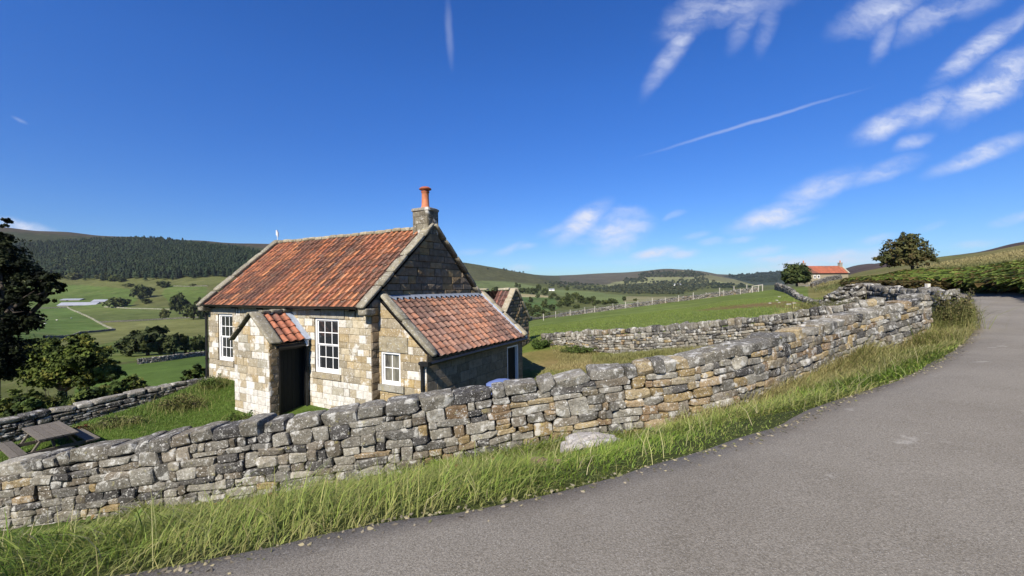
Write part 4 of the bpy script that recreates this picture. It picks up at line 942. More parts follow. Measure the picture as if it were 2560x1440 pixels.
ldf.build('door_frame', M['white'], lo_)
Ll = math.hypot(LW+.16, lsl*(LW+.16)); bl = np.array([-(LW+.16), 0, lsl*(LW+.16)])/Ll; nl = np.array([lsl, 0, 1.]); nl /= np.linalg.norm(nl)
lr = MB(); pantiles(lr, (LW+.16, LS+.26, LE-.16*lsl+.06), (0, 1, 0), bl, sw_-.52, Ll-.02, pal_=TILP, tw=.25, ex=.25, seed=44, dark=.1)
V = np.array([(LW+.14, LS+.02, LE-.14*lsl+.02), (LW+.14, LT_-.02, LE-.14*lsl+.02), (.01, LT_-.02, LR_+.03), (.01, LS+.02, LR_+.03)]); lr.add(V, np.array([(0, 1, 2, 3)]), (.02, .02, .02))
lr.build('lean_to_roof', M['tile'], lo_)
for k, yy0 in enumerate((LS+.12, LT_-.12)):
    lc = MB(); slab_run(lc, (LW+.20, yy0, LE-.2*lsl+.09), (.02, yy0, LR_+.09), (0, 1, 0), .28, .10, 2 if k == 0 else 4, 70+k, (.85, .82, .7) if k == 0 else (1.15, 1.05, .8)); lc.build('lean_to_coping', M['dressed'], lo_, True)
lf_ = MB(); o_ = np.array((LW+.1, LS+.28, LE-.1*lsl+.1)); 
lf_.box((Ll-.22, 0, .01), (Ll-.12, sw_-.56, .05), (.9, .95, 1.0), lambda V: o_+V[:, :1]*bl+V[:, 1:2]*np.array((0, 1, 0))+V[:, 2:]*nl)
nt_ = int((sw_-.56)/.25)
for k in range(nt_):
    y0 = .02+k*.25; lf_.add([o_+bl*(Ll-.23)+np.array((0, y0+.04, 0))+nl*.065, o_+bl*(Ll-.23)+np.array((0, y0+.25, 0))+nl*.065, o_+bl*(Ll-.36)+np.array((0, y0+.15, 0))+nl*.06], np.array([(0, 1, 2)]), (1.0, 1.05, 1.1))
lf_.box((0, sw_-.60, .0), (Ll-.1, sw_-.52, .08), (1.5, 1.6, 1.75), lambda V: o_+V[:, :1]*bl+V[:, 1:2]*np.array((0, 1, 0))+V[:, 2:]*nl)
lf_.build('lead_flashing', M['lead'], lo_)
lg = MB(); lg.tube([(LW+.2, LS-.12, LE-.20), (LW+.2, LT_-.05, LE-.17)], .06, 8); lg.box((LW-.0, LS-.26, LE-.25), (LW+.26, LS-.16, LE-.14)); lg.tube([(LW-.14, LS-.12, LE-.22), (LW+.2, LS-.12, LE-.2)], .05, 8)
lg.tube([(LW-.08, LS-.10, LE-.2), (LW-.08, LS-.09, LE-.42), (LW-.08, LS-.07, -.1)], [.06, .045, .045], 10); lg.build('gutter', M['black'], lo_)
lamp(LW+.14, LT_+.02, LE-.0, lo_)
# ------------------------------------------------------------------ ruined outbuilding behind the lean-to
GX_, GZ_ = 1.0, .44
sh = empty('stone_shed', tuple(Q(1322, 870, 19.2)[:2])+(Q(1322, 870, 19.2)[2]-.1,), -ANG)
tag(sh, 'small ruined stone outbuilding with holed pantile roof, half hidden behind the lean-to', 'outbuilding')
sp = lambda px, py, Y=19.2: (Q(px, py, Y)[2]-sh.location.z)
SD = 2.9; SR = sp(1288, 722, 18.6); SE = sp(1326, 798, 19.4); SLn = 5.0
sg_ = [(-SD, -.6), (0, -.6), (0, SE), (-SD/2, SR-.12), (-SD, SE)]
sm, smm = MB(), MB()
blocks(sm, (0, 0, 0), Y_, Z_, sg_, [], ch=.19, bw=(.2, .45), pal_=ASHD, proud=.03, rough=.02, joint=.03, seed=80); backing(smm, (0, 0, 0), Y_, Z_, sg_)
sf = [(0, -.6), (SLn, -.6), (SLn, SE), (0, SE)]
blocks(sm, (-SLn, -SD, 0), X_, Z_, sf, [], ch=.19, bw=(.2, .45), seed=81); backing(smm, (-SLn, -SD, 0), X_, Z_, sf)
blocks(sm, (0, 0, 0), (-1, 0, 0), Z_, sf, [], ch=.19, bw=(.2, .45), seed=82); backing(smm, (0, 0, 0), (-1, 0, 0), Z_, sf)
sg2 = [(0, -.6), (SD, -.6), (SD, SE), (SD/2, SR-.12), (0, SE)]
blocks(sm, (-SLn, 0, 0), (0, -1, 0), Z_, sg2, [], ch=.19, bw=(.2, .45), seed=83); backing(smm, (-SLn, 0, 0), (0, -1, 0), Z_, sg2)
so = sm.build('wall', M['ashlar_dark'], sh); smm.build('mortar_joints', M['mortar'], so)
ssl = (SR-.12-SE)/(SD/2); Lr = math.hypot(SD/2+.1, ssl*(SD/2+.1)); sb = np.array([0, SD/2+.1, ssl*(SD/2+.1)])/Lr
srt = MB(); hole = lambda a, b: (.58 < a < .80 and .70 < b < .95) or (.3 < a < .36 and .5 < b < .6)
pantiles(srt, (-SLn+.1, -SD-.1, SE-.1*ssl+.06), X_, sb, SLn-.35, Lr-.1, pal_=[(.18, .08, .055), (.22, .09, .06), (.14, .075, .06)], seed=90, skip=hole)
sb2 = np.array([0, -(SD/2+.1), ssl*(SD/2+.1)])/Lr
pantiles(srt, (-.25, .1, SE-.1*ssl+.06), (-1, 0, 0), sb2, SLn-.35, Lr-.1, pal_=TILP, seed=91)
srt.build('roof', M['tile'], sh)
for sgn in (1, -1):
    scp = MB(); y0 = -SD-.15 if sgn > 0 else .15
    slab_run(scp, (-.1, y0, SE-.15*ssl+.1), (-.1, -SD/2, SR), (1, 0, 0), .34, .10, 3, 95+sgn, (1.25, 1.15, .95)); scp.build('gable_coping', M['dressed'], sh, True)
scp = MB()
slab_run(scp, (-SLn+.2, -SD/2, SR-.08), (-1.7, -SD/2, SR-.06), (0, 1, 0), .25, .1, 5, 99, (1.2, 1.15, 1.0)); scp.build('ridge', M['dressed'], sh, True); scp = MB(); slab_run(scp, (-1.0, -SD/2, SR-.10), (-.35, -SD/2, SR-.05), (0, 1, 0), .25, .12, 2, 98, (1.3, 1.25, 1.1))
scp.build('ridge', M['dressed'], sh, True)
# dark earth seen through the hole is the inside of the shed itself
# ------------------------------------------------------------------ picnic table
pt = Q(122, 1075, 8.15); gx_, gy_ = pt[0], pt[1]; gz0 = float(H(gx_, gy_)); ztop = pt[2]
d1 = Q(94, 1092, 7.63)[:2]-Q(53, 1064, 8.29)[:2]; yaw = math.atan2(d1[1], d1[0]); k_ = .84
tb = empty('picnic_table', (gx_, gy_, ztop-.74*k_), yaw); tag(tb, 'weathered wooden picnic table with attached benches standing on the cottage lawn', 'picnic table')
tb.scale = (k_, k_, k_)
m = MB()
for k in range(5): y = -.35+.15*k; m.box((-.92, y, .70), (.92, y+.138, .74), np.array((1, 1, 1))*random.uniform(.85, 1.2))
m.build('tabletop', M['wood'], tb)
for sg in (-1, 1):
    m = MB()
    for k in range(2): y = sg*.68-.14+.145*k; m.box((-.92, y, .40), (.92, y+.135, .44), np.array((1, 1, 1))*random.uniform(.8, 1.2))
    m.build('bench', M['wood'], tb)
for x in (-.6, .6):
    for sg in (-1, 1):
        m = MB(); m.bar((x, sg*.22, .70), (x, sg*.66, -.05), .045, .10, (1, .98, .9), up=(1, 0, 0)); m.build('leg', M['wood'], tb)
    m = MB(); m.bar((x+.05, -.80, .355), (x+.05, .80, .355), .04, .09, (.95, .9, .85)); m.bar((x-.05, -.34, .655), (x-.05, .34, .655), .04, .08, (.9, .9, .85)); m.build('cross_beam', M['wood'], tb)
m = MB(); m.bar((-.55, 0, .40), (-.08, 0, .68), .045, .07); m.bar((.55, 0, .40), (.08, 0, .68), .045, .07); m.build('brace', M['wood'], tb)
# ------------------------------------------------------------------ vegetation helpers
GPX, GPY = proj(GV); GRr = np.hypot(GV[:, 0], GV[:, 1]); GOK = GV[:, 1] > 3
def sample_ground(poly, n, r0, r1):
    m = np.where(inpoly(GPX, GPY, poly) & GOK & (GRr > r0) & (GRr < r1))[0]
    if not len(m): return np.zeros((0, 3))
    k = rng.choice(m, n); p = GV[k].copy(); r = GRr[k]; p[:, 0] += rng.normal(size=n)*r*.0022; p[:, 1] += rng.normal(size=n)*r*.012
    p[:, 2] = H(p[:, 0], p[:, 1]); return p
def cards(mb, C, size, tint, nrm=None, flat=.0, asp=1.5):
    """leaf shaped cards at the points C"""
    n = len(C); C = np.asarray(C, float); size = np.broadcast_to(size, (n,))[:, None]
    a = rng.normal(size=(n, 3)); 
    if nrm is not None: a = a*(1-flat)+np.cross(nrm, rng.normal(size=(n, 3)))*flat*2
    a /= np.linalg.norm(a, axis=1)[:, None]; b = np.cross(a, rng.normal(size=(n, 3)) if nrm is None else nrm+rng.normal(size=(n, 3))*.5); b /= np.linalg.norm(b, axis=1)[:, None]+1e-9
    c = np.cross(a, b); A = a*size*asp/2; B = b*size/2; K = c*size*.12
    V = np.stack([C-A, C-A*.2+B+K, C+A, C-A*.2-B+K], 1).reshape(-1, 3)
    Fq = np.arange(n*4).reshape(-1, 4); T = np.repeat(np.asarray(tint, float).reshape(-1, 3) if np.ndim(tint) == 2 else np.tile(tint, (n, 1)), 4, axis=0)
    mb.add(V, Fq, T)
def crown(mb, lobes, n, size, cols, seed=0, shell=.55, gap=.35, dark=.0):
    """lobes: (cx,cy,cz,rx,ry,rz); clumped foliage spread through them"""
    r = np.random.default_rng(seed); lobes = np.array(lobes, float); vol = (lobes[:, 3]*lobes[:, 4]*lobes[:, 5])**.67; vol /= vol.sum(); pts = []; tn = []; nr = []
    for l, f in zip(lobes, vol):
        nc = max(4, int(n*f/26)); 
        for _ in range(nc):
            d = r.normal(size=3); d /= np.linalg.norm(d); q = (shell+(1-shell)*r.random())*(1 if r.random() > .12 else 1.12)
            c = l[:3]+d*l[3:6]*q; cr = l[3:6].min()*r.uniform(.16, .34)
            k = int(26*r.uniform(.5, 1.4)); o = r.normal(size=(k, 3))*cr*np.array([.62, .62, .42])
            base = np.array(cols[r.integers(len(cols))])*r.uniform(.72, 1.25)
            pts.append(c+o); tn.append(base*r.uniform(.85, 1.15, (k, 1))); nr.append(np.tile(d*.7+np.array([0, 0, .5]), (k, 1)))
    pts = np.concatenate(pts); cards(mb, pts, size*r.uniform(.7, 1.3, len(pts)), np.concatenate(tn), np.concatenate(nr), .5)
def limbs(mb, base, top, lobes, r0, seed=0, n=6, tint=(1, 1, 1)):
    r = random.Random(seed); base = np.array(base, float); fork = base+(np.array(top)-base)*.42
    mid = (base+fork)/2+np.array([r.uniform(-.03, .03), r.uniform(-.03, .03), 0])*np.linalg.norm(fork-base)
    mb.tube([base-np.array([0, 0, .3]), base+(mid-base)*.2, mid, fork], [r0*1.35, r0*1.05, r0*.85, r0*.72], 8, tint)
    for l in lobes[:n*2]:
        e = np.array(l[:3])+np.array([r.uniform(-.4, .4)*l[3], r.uniform(-.4, .4)*l[4], r.uniform(-.2, .5)*l[5]])
        m = fork*.5+e*.5+np.array([r.uniform(-.12, .12), r.uniform(-.12, .12), .1])*np.linalg.norm(e-fork)
        mb.tube([fork, m, e], [r0*.5, r0*.3, r0*.06], 6, tint)
        for _ in range(3):
            e2 = m+(e-m)*r.uniform(.2, .8)+np.array([r.uniform(-.8, .8)*l[3], r.uniform(-.8, .8)*l[4], r.uniform(-.3, .8)*l[5]]); mb.tube([m*.6+e*.4, (m+e2)/2+np.array([0, 0, .05]), e2], [r0*.22, r0*.13, r0*.03], 5, tint)
def tree_px(name, label, cat, base_px, Y, lobes_px, n, size, cols, trunk_r, group=None, seed=0, depth=.9, gz=None, tint=(1, 1, 1), **kw):
    """a tree at distance Y; lobes (px, py, half width px, half height px[, dY])"""
    b = P(base_px[0], base_px[1], Y); 
    if gz is None: b[2] = float(H(b[0], b[1]))
    k = Y/F; L = []
    for l in lobes_px:
        c = P(l[0], l[1], Y+(l[4] if len(l) > 4 else 0)); L.append((*c, l[2]*k, l[2]*k*depth, l[3]*k))
    L = [tuple(np.array(l)-np.array([*b, 0, 0, 0])) for l in L]; zt = max(l[2]+l[5] for l in L)
    o = empty(name, tuple(b)); tag(o, label, cat, group)
    m = MB(); crown(m, L, n, size, cols, seed, **kw); m.build('crown', M['leaf'], o)
    m = MB(); limbs(m, (0, 0, 0), (np.mean([l[0] for l in L])*.5, 0, zt), L, trunk_r, seed, tint=tint); m.build('trunk', M['bark'], o, True)
    return o
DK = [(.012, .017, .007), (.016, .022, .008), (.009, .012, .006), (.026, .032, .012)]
MDg = [(.050, .068, .020), (.066, .088, .026), (.036, .052, .018), (.085, .10, .030)]
YG = [(.070, .098, .020), (.10, .13, .026), (.16, .165, .035), (.045, .064, .018), (.06, .082, .02)]
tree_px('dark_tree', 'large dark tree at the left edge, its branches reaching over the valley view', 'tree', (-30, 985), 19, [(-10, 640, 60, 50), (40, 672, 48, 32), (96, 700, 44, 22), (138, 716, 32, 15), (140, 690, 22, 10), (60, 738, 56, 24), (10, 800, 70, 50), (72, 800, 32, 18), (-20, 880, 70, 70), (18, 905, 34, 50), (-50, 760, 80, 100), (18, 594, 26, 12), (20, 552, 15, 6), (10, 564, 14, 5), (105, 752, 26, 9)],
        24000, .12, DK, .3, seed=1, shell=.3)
tree_px('sycamore_tree', 'yellow green tree with bare twigs below the garden wall, right of the dark tree', 'tree', (150, 1010), 24, [(110, 872, 45, 28), (196, 858, 36, 22), (230, 890, 42, 28), (185, 900, 60, 34), (262, 925, 34, 28), (292, 932, 20, 16), (130, 930, 60, 36), (75, 905, 34, 36), (225, 945, 44, 20)],
        26000, .13, YG, .22, seed=2, tint=(1.9, 1.8, 1.7), shell=.35)
# brambles below the garden wall
for i_, (a, b, h_, wd, lab) in enumerate([(30, 1000, 32, 75, 'bramble bush behind the left end of the garden wall'), (130, 992, 28, 70, 'bramble bush behind the garden wall, beyond the picnic table'), (215, 975, 24, 60, 'low bramble bush under the yellow green tree, against the garden wall'),
                                          (330, 958, 22, 55, 'green bramble bush behind the middle of the garden wall'), (430, 938, 22, 55, 'green bramble bush behind the garden wall, nearer the cottage'), (495, 925, 18, 40, 'small bramble bush behind the garden wall beside the cottage downpipe')]):
    Y = 15.5 if i_ < 3 else 18; b0 = P(a, b+20, Y); b0[2] = float(H(b0[0], b0[1])); k = Y/F
    L = [(random.uniform(-.8, .8)*wd*k, random.uniform(-.6, .6), (P(a, b, Y)[2]-b0[2])*random.uniform(.5, 1.0), wd*k*.6, wd*k*.6, h_*k*random.uniform(.8, 1.2)) for _ in range(6)]
    L += [(l[0], l[1], l[2]*.4, l[3], l[4], l[2]*.5) for l in L[:4]]
    o = empty('bramble_bush', tuple(b0)); tag(o, lab, 'bush', 'bramble bushes behind the garden wall')
    m = MB(); crown(m, L, 4200, .13, [(.05, .075, .018), (.08, .105, .024), (.03, .045, .014), (.11, .12, .03)], 40+i_, shell=.2); m.build('foliage', M['leaf'], o)
    m = MB(); [m.tube([(random.uniform(-.4, .4), random.uniform(-.3, .3), 0), (l[0]*.6, l[1]*.6, l[2]*.7), (l[0], l[1], l[2]+l[5])], [.02, .015, .006], 5) for l in L]; m.build('stems', M['bark'], o)
# hawthorn on the right, round bush beside the farmhouse
hb = P(2282, 684, 57)
tree_px('hawthorn_tree', 'lone round crowned hawthorn standing on the bank above the bracken', 'tree', (2283, 684), 57, [(2268, 594, 26, 15), (2270, 606, 38, 22), (2245, 622, 40, 26), (2296, 628, 36, 26), (2225, 645, 34, 18), (2265, 640, 46, 28), (2308, 648, 28, 20), (2240, 650, 34, 12), (2204, 648, 16, 10), (2285, 646, 34, 12), (2320, 640, 16, 12)],
        9500, .2, [(.075, .082, .026), (.10, .098, .034), (.052, .056, .02), (.12, .095, .038)], .20, seed=5, shell=.4)
tree_px('round_tree', 'dense round green tree standing at the left end of the red roofed farmhouse', 'tree', (1992, 708), 145, [(1990, 680, 28, 21), (1980, 688, 23, 18), (2004, 684, 18, 20), (1990, 696, 30, 12)], 8000, .6, MDg, .4, seed=6)
# ------------------------------------------------------------------ scattered valley trees (each its own object)
protos = []
for k in range(5):
    L = [(random.uniform(-.5, .5), random.uniform(-.5, .5), random.uniform(.38, .74), random.uniform(.38, .55), random.uniform(.38, .55), random.uniform(.22, .3)) for _ in range(7)]+[(0, 0, .32, .92, .92, .26), (0, 0, .62, .6, .6, .34)]
    m = MB(); crown(m, L, 2600, .15, [(1, 1, 1), (.8, .85, .8), (1.25, 1.2, 1.1), (.65, .7, .65)], 60+k, shell=.3); 
    t_o = m.build('crown', None or M['leaf'], None); t_m = t_o.data; bpy.data.objects.remove(t_o)
    m = MB(); limbs(m, (0, 0, 0), (0, 0, 1), L, .05, k, 3); b_o = m.build('trunk', M['bark']); b_m = b_o.data; bpy.data.objects.remove(b_o); protos.append((t_m, b_m))
def tint_leaf(name, c):
    m = M['leaf'].copy(); m.name = name
    for n_ in m.node_tree.nodes:
        if n_.type == 'MIX' and n_.blend_type == 'MULTIPLY': n_.inputs[6].default_value = (*c, 1)
    return m
LM = [tint_leaf('leaf_dark', (.070, .086, .030)), tint_leaf('leaf_mid', (.095, .115, .038)), tint_leaf('leaf_olive', (.12, .128, .046)), tint_leaf('leaf_deep', (.056, .070, .026))]
VM = {}
def far_tree(px, py, hw, hh, label, group, sh_=0, y0=110, y1=2500):
    """px,py centre of the crown in the survey frame; hw, hh half sizes in px"""
    b = hit(px, py+hh, y0, y1); s = b[1]/F; k = random.randrange(5); key = (k, sh_)
    if key not in VM:
        c = protos[k][0].copy(); c.materials.clear(); c.materials.append(LM[sh_]); VM[key] = c
    o = empty('tree', (b[0], b[1], float(H(b[0], b[1]))), random.uniform(0, 6.28)); tag(o, label, 'tree', group)
    o.scale = (hw*s*1.05, hw*s*1.05, max(2*hh*s*1.02, hw*s*.8))
    c = bpy.data.objects.new('crown', VM[key]); col.objects.link(c); c.parent = o
    d = bpy.data.objects.new('trunk', protos[k][1]); col.objects.link(d); d.parent = o
    return o
LEFT = [(370, 858, 74, 36, 3, 'very large dark rounded tree in the field left of the cottage', 100), (325, 862, 34, 22, 3, 'tree growing against the left side of the very large dark tree', 100), (435, 862, 34, 26, 3, 'tree growing against the right side of the very large dark tree', 100), (475, 862, 24, 20, 0, 'tree between the very large dark tree and the cottage', 100), (503, 858, 20, 22, 0, 'tree just left of the cottage downpipe', 100),
        (352, 728, 24, 18, 0, 'dark tree on the hillside above the farm sheds', 300), (366, 752, 12, 7, 0, 'small tree directly below the dark hillside tree', 300), (411, 711, 17, 8, 0, 'flat dark tree high on the hillside, right of the others', 300), (290, 755, 27, 13, 1, 'broad green tree at the right end of the farm sheds', 300),
        (449, 757, 25, 28, 0, 'tall dark tree beyond the fields, left of the cottage roof', 250), (484, 779, 26, 20, 0, 'dark tree beside the tall dark tree, close to the cottage gutter', 250), (508, 770, 18, 26, 0, 'dark tree half hidden by the cottage corner', 250), (411, 784, 12, 14, 2, 'thin pale tree standing on the field wall', 200),
        (182, 690, 20, 9, 2, 'rounded bush at the foot of the forest, left of the others', 500), (258, 691, 17, 9, 2, 'pale green bush at the foot of the forest', 500), (282, 695, 18, 8, 1, 'bush beside the pale green one at the foot of the forest', 500), (303, 699, 12, 6, 0, 'small dark bush at the right of the forest foot bushes', 500), (322, 712, 13, 5, 2, 'low scrub bush on the hillside under the forest', 500), (482, 712, 8, 4, 2, 'tiny bush near the top of the hillside, by the cottage verge', 500)]
for (px, py, hw, hh, shd, lab, y0) in LEFT: far_tree(px, py, hw, hh, lab, 'trees in the fields left of the cottage', shd, y0)
CEN = [(1240, 725, 13, 8), (1269, 726, 8, 5), (1291, 712, 6, 6), (1299, 715, 4, 5), (1307, 726, 13, 7), (1319, 726, 10, 8), (1333, 727, 14, 9), (1347, 719, 9, 8), (1363, 729, 11, 10), (1386, 736, 8, 5), (1344, 739, 6, 6), (1376, 743, 7, 5), (1394, 745, 9, 5),
       (1327, 749, 8, 7), (1317, 763, 12, 9), (1362, 760, 12, 12), (1342, 771, 14, 9), (1333, 776, 12, 9), (1379, 769, 12, 8), (1359, 779, 12, 6), (1406, 752, 10, 9), (1418, 743, 12, 11), (1398, 761, 10, 8), (1418, 758, 12, 9), (1440, 740, 14, 9), (1455, 748, 14, 9), (1430, 751, 9, 8), (1441, 766, 10, 5),
       (1467, 751, 12, 8), (1481, 749, 11, 9), (1495, 755, 9, 5), (1485, 759, 6, 5), (1513, 755, 12, 6), (1528, 752, 10, 7), (1539, 755, 8, 5), (1418, 720, 5, 7), (1532, 752, 11, 6), (1588, 749, 7, 3), (1327, 785, 10, 7), (1345, 788, 9, 5), (1370, 784, 9, 5), (1322, 774, 10, 8)]
for (px, py, hw, hh) in CEN: far_tree(px, py, hw, hh, 'one of many small round trees scattered over the valley beyond the pasture', 'scattered trees in the valley behind the cottage', random.choice([0, 0, 3, 1]), 125)
far_tree(1561, 746, 7, 6, 'single round tree alone just above the pasture fence', 'scattered trees in the valley behind the cottage', 3, 125)
# woods that read as one mass
def wood(name, label, poly, n, hpx, cols, r0, r1, cone=False, cat='wood', fixed=None):
    p = sample_ground(poly, n, r0, r1); m = MB()
    if not len(p): print('NO GROUND FOR', label); return
    p = p[np.argsort(-p[:, 1])]
    for q in p:
        h = hpx*random.uniform(.7, 1.25)*((fixed or q[1])/F); c = np.array(random.choice(cols))*random.uniform(.7, 1.35)
        if cone:
            w_ = h*random.uniform(.24, .34); nl = 4; k = 6; a0 = random.uniform(0, 6)
            for l in range(nl):
                z0 = h*(.12+.2*l); z1 = h*min(1, .42+.22*l)*(.9 if l == 3 else 1); ww = w_*(1-.17*l)
                ring = [(q[0]+ww*random.uniform(.6, 1.3)*math.cos(a0+6.283*t/k), q[1]+ww*random.uniform(.6, 1.3)*math.sin(a0+6.283*t/k), q[2]+z0+random.uniform(-.03, .03)*h) for t in range(k)]
                m.add(ring+[(q[0], q[1], q[2]+z1)], np.array([(t, (t+1) % k, k) for t in range(k)]), c)
            m.add([(q[0]-.2, q[1], q[2]-1), (q[0]+.2, q[1], q[2]-1), (q[0], q[1], q[2]+h*.4)], np.array([(0, 1, 2)]), c*.5)
        else:
            w_ = h*.55; k = 34; d = rng.normal(size=(k, 3)); d /= np.linalg.norm(d, axis=1)[:, None]; d[:, 2] = np.abs(d[:, 2])*1.1-.25
            C = q+np.array([0, 0, h*.42])+d*np.array([w_, w_, h*.55])*rng.uniform(.6, 1, (k, 1)); cards(m, C, h*.42*rng.uniform(.6, 1.2, k), c*rng.uniform(.75, 1.25, (k, 1)), d, .6, 1.1)
    return tag(m.build(name, M['leaf']), label, cat, None, 'stuff')
CF = [(.016, .029, .012), (.021, .035, .014), (.011, .019, .009), (.030, .043, .017)]
wood('conifer_forest', 'dark conifer forest covering the far hillside under the moor', [(-60, 570), (0, 573), (120, 582), (250, 590), (420, 608), (560, 624), (690, 645), (700, 690), (560, 690), (470, 692), (330, 694), (230, 690), (160, 690), (-60, 684)], 11000, 17, CF, 650, 1700, True, 'forest', fixed=900)
wood('mixed_wood', 'paler broadleaf trees mixed into the forest edge on the left hillside', [(-60, 620), (60, 612), (160, 640), (250, 660), (240, 690), (-60, 695)], 900, 15, [(.040, .055, .022), (.052, .066, .025), (.03, .045, .02)], 650, 1500, cat='wood', fixed=850)
FW = [(.052, .064, .038), (.040, .052, .034), (.066, .074, .044)]
wood('hill_wood', 'dark block of trees just under the summit of the rounded hill', [(1596, 690), (1612, 682), (1650, 679), (1698, 680), (1702, 693), (1600, 694)], 330, 4.5, FW, 1200, 3000)
wood('hill_wood', 'band of trees right of the dark block on the rounded hill', [(1700, 680), (1712, 677), (1760, 686), (1764, 692), (1704, 694)], 150, 5, FW, 1200, 3000)
wood('hill_wood', 'two small square copses on the pale field of the rounded hill', [(1560, 711), (1562, 699), (1615, 696), (1614, 706)], 90, 5, FW, 900, 3000)
wood('valley_wood', 'long mass of woodland filling the slope below the pale hill field', [(1512, 722), (1545, 716), (1600, 713), (1640, 706), (1690, 703), (1765, 696), (1790, 704), (1772, 716), (1745, 724), (1692, 737), (1620, 736), (1560, 735), (1515, 730)], 1100, 6, FW+[(.08, .085, .045)], 600, 3000)
wood('valley_wood', 'low dark strip of woodland right of the white farm', [(1768, 712), (1790, 708), (1850, 712), (1872, 719), (1860, 723), (1776, 722)], 190, 5, [(.03, .042, .028), (.04, .052, .032)], 600, 3000)
wood('summit_trees', 'thin row of trees along the rounded summit skyline', [(1620, 672), (1640, 667), (1680, 667), (1684, 671)], 34, 3.5, FW, 1900, 3600)
wood('valley_wood', 'scattered band of trees along the valley floor right of the cottage', [(1360, 706), (1440, 708), (1520, 716), (1512, 732), (1430, 722), (1370, 720)], 220, 5, FW, 600, 3000)
wood('skyline_scrub', 'few tiny dark bushes on the moor skyline above the cottage shed', [(1205, 668), (1215, 666), (1330, 684), (1330, 688), (1210, 672)], 12, 4, [(.03, .035, .022)], 1200, 2500)
wood('far_wood', 'hazy wooded slope at the far right of the valley', [(1815, 692), (1960, 680), (1965, 704), (1900, 708), (1860, 702)], 600, 5, [(.034, .050, .036), (.044, .058, .04)], 1300, 4000)
# ------------------------------------------------------------------ far walls, fence, gate, farms
def far_wall(pts, h, wd, label, y0, name='field_wall', tint=(.30, .28, .23), seg=40, cope=True):
    W = [hit(px, py, y0, 2500) for px, py in pts]; m = MB(); C = []
    for a, b in zip(W[:-1], W[1:]):
        for t in np.linspace(0, 1, seg, endpoint=False): C.append(a+(b-a)*t)
    C.append(W[-1]); C = np.array(C); C[:, 2] = H(C[:, 0], C[:, 1]); V = []; T = []
    for i_, p in enumerate(C):
        d = C[min(i_+1, len(C)-1)]-C[max(i_-1, 0)]; d = d[:2]/(np.linalg.norm(d[:2])+1e-9); n_ = np.array([d[1], -d[0], 0])*wd/2; hh = h*random.uniform(.85, 1.15)
        V += [p-n_*1.2-np.array([0, 0, .4]), p-n_+np.array([0, 0, hh]), p+n_+np.array([0, 0, hh]), p+n_*1.2-np.array([0, 0, .4])]; T += [np.array(tint)*random.uniform(.7, 1.25)]*4
    k = len(C); Fq = [(i*4+j, i*4+(j+1) % 4, (i+1)*4+(j+1) % 4, (i+1)*4+j) for i in range(k-1) for j in range(4)]
    m.add(V, np.array(Fq), np.array(T)); return tag(m.build(name, M['rubble']), label, 'field wall', 'field walls across the valley')
far_wall([(168, 769), (222, 794), (282, 825)], 1.1, .8, 'pale field wall running diagonally down from the farm sheds', 150, tint=(.22, .22, .14))
far_wall([(110, 846), (200, 834), (288, 826)], 1.3, .7, 'dark field wall below the bright green field with the sheep', 130, tint=(.10, .09, .07))
far_wall([(250, 807), (340, 803), (410, 799), (520, 794)], 1.2, .7, 'dark field wall crossing behind the very large dark tree', 150, tint=(.12, .11, .08))
far_wall([(-20, 773), (120, 771), (168, 769)], 1.2, .7, 'field wall left of the farm sheds', 300, tint=(.14, .13, .10))
far_wall([(262, 768), (330, 772), (420, 774), (500, 776)], 1.0, 1.5, 'pale farm track wall running right from the farm sheds', 300, tint=(.19, .19, .12))
far_wall([(430, 716), (470, 717), (520, 716)], 1.3, .8, 'short dark field wall high on the hillside beside the cottage verge', 400, tint=(.10, .09, .06))
def far_stone(rows, label, wm, n=2, hm=.2):
    B_, T_ = [], []
    for px, pyt, pyb in rows:
        b = hit(px, pyb, 40, 300); t = P(px, pyt, b[1]); B_.append((b[0], b[1], b[2]-.05)); T_.append((b[0], b[1], b[2]+1.0))
    wp = WallPath(B_, T_); return finish_wall(stone_course_wall(wp, .6, lambda u: n, lambda u, h: pal(.12)(u, h)*.72, 'loose', hmean=hm, wmean=.34, cope_h=.25, wmul=wm, wavy=.02), 'dry_stone_wall', label)
pfar = pal(.15)
far_stone([(1322, 795, 804), (1400, 781, 790), (1500, 765, 775), (1600, 749, 760), (1700, 740, 750), (1800, 729, 739), (1895, 718, 727)], 'long distant drystone wall behind the post fence at the far edge of the pasture', 1.5)
mw_ = [P(a_, 705, b_) for a_, b_ in ((2034, 80), (2056, 86), (2080, 90), (2104, 92))]
mB = [(p[0], p[1], float(H(p[0], p[1]))-.05) for p in mw_]; mT = [(p[0], p[1], p[2]+1.0) for p in mB]; pm_ = pal(.05)
finish_wall(stone_course_wall(WallPath(mB, mT), .6, lambda u: 3, lambda u, h: pm_(u, h)*.45, 'loose', hmean=.22, wmean=.4, cope_h=.25, wmul=1.4), 'dry_stone_wall', 'dark drystone wall on the grassy mound in front of the red roofed farmhouse')
far_stone([(345, 900, 911), (420, 891, 902), (515, 879, 890)], 'distant drystone wall across the green field left of the cottage', 1.3)
fence = empty('post_fence', tuple(hit(1530, 768, 60, 200))); fo = np.array(fence.location); tag(fence, 'line of pale wooden fence posts with wire along the far edge of the pasture', 'fence')
FP = [(1358, 800), (1388, 794), (1424, 787), (1461, 781), (1485, 777), (1531, 769), (1562, 765), (1592, 762), (1627, 758), (1660, 753), (1693, 750), (1729, 747), (1762, 742), (1805, 739), (1846, 735)]
tops = []
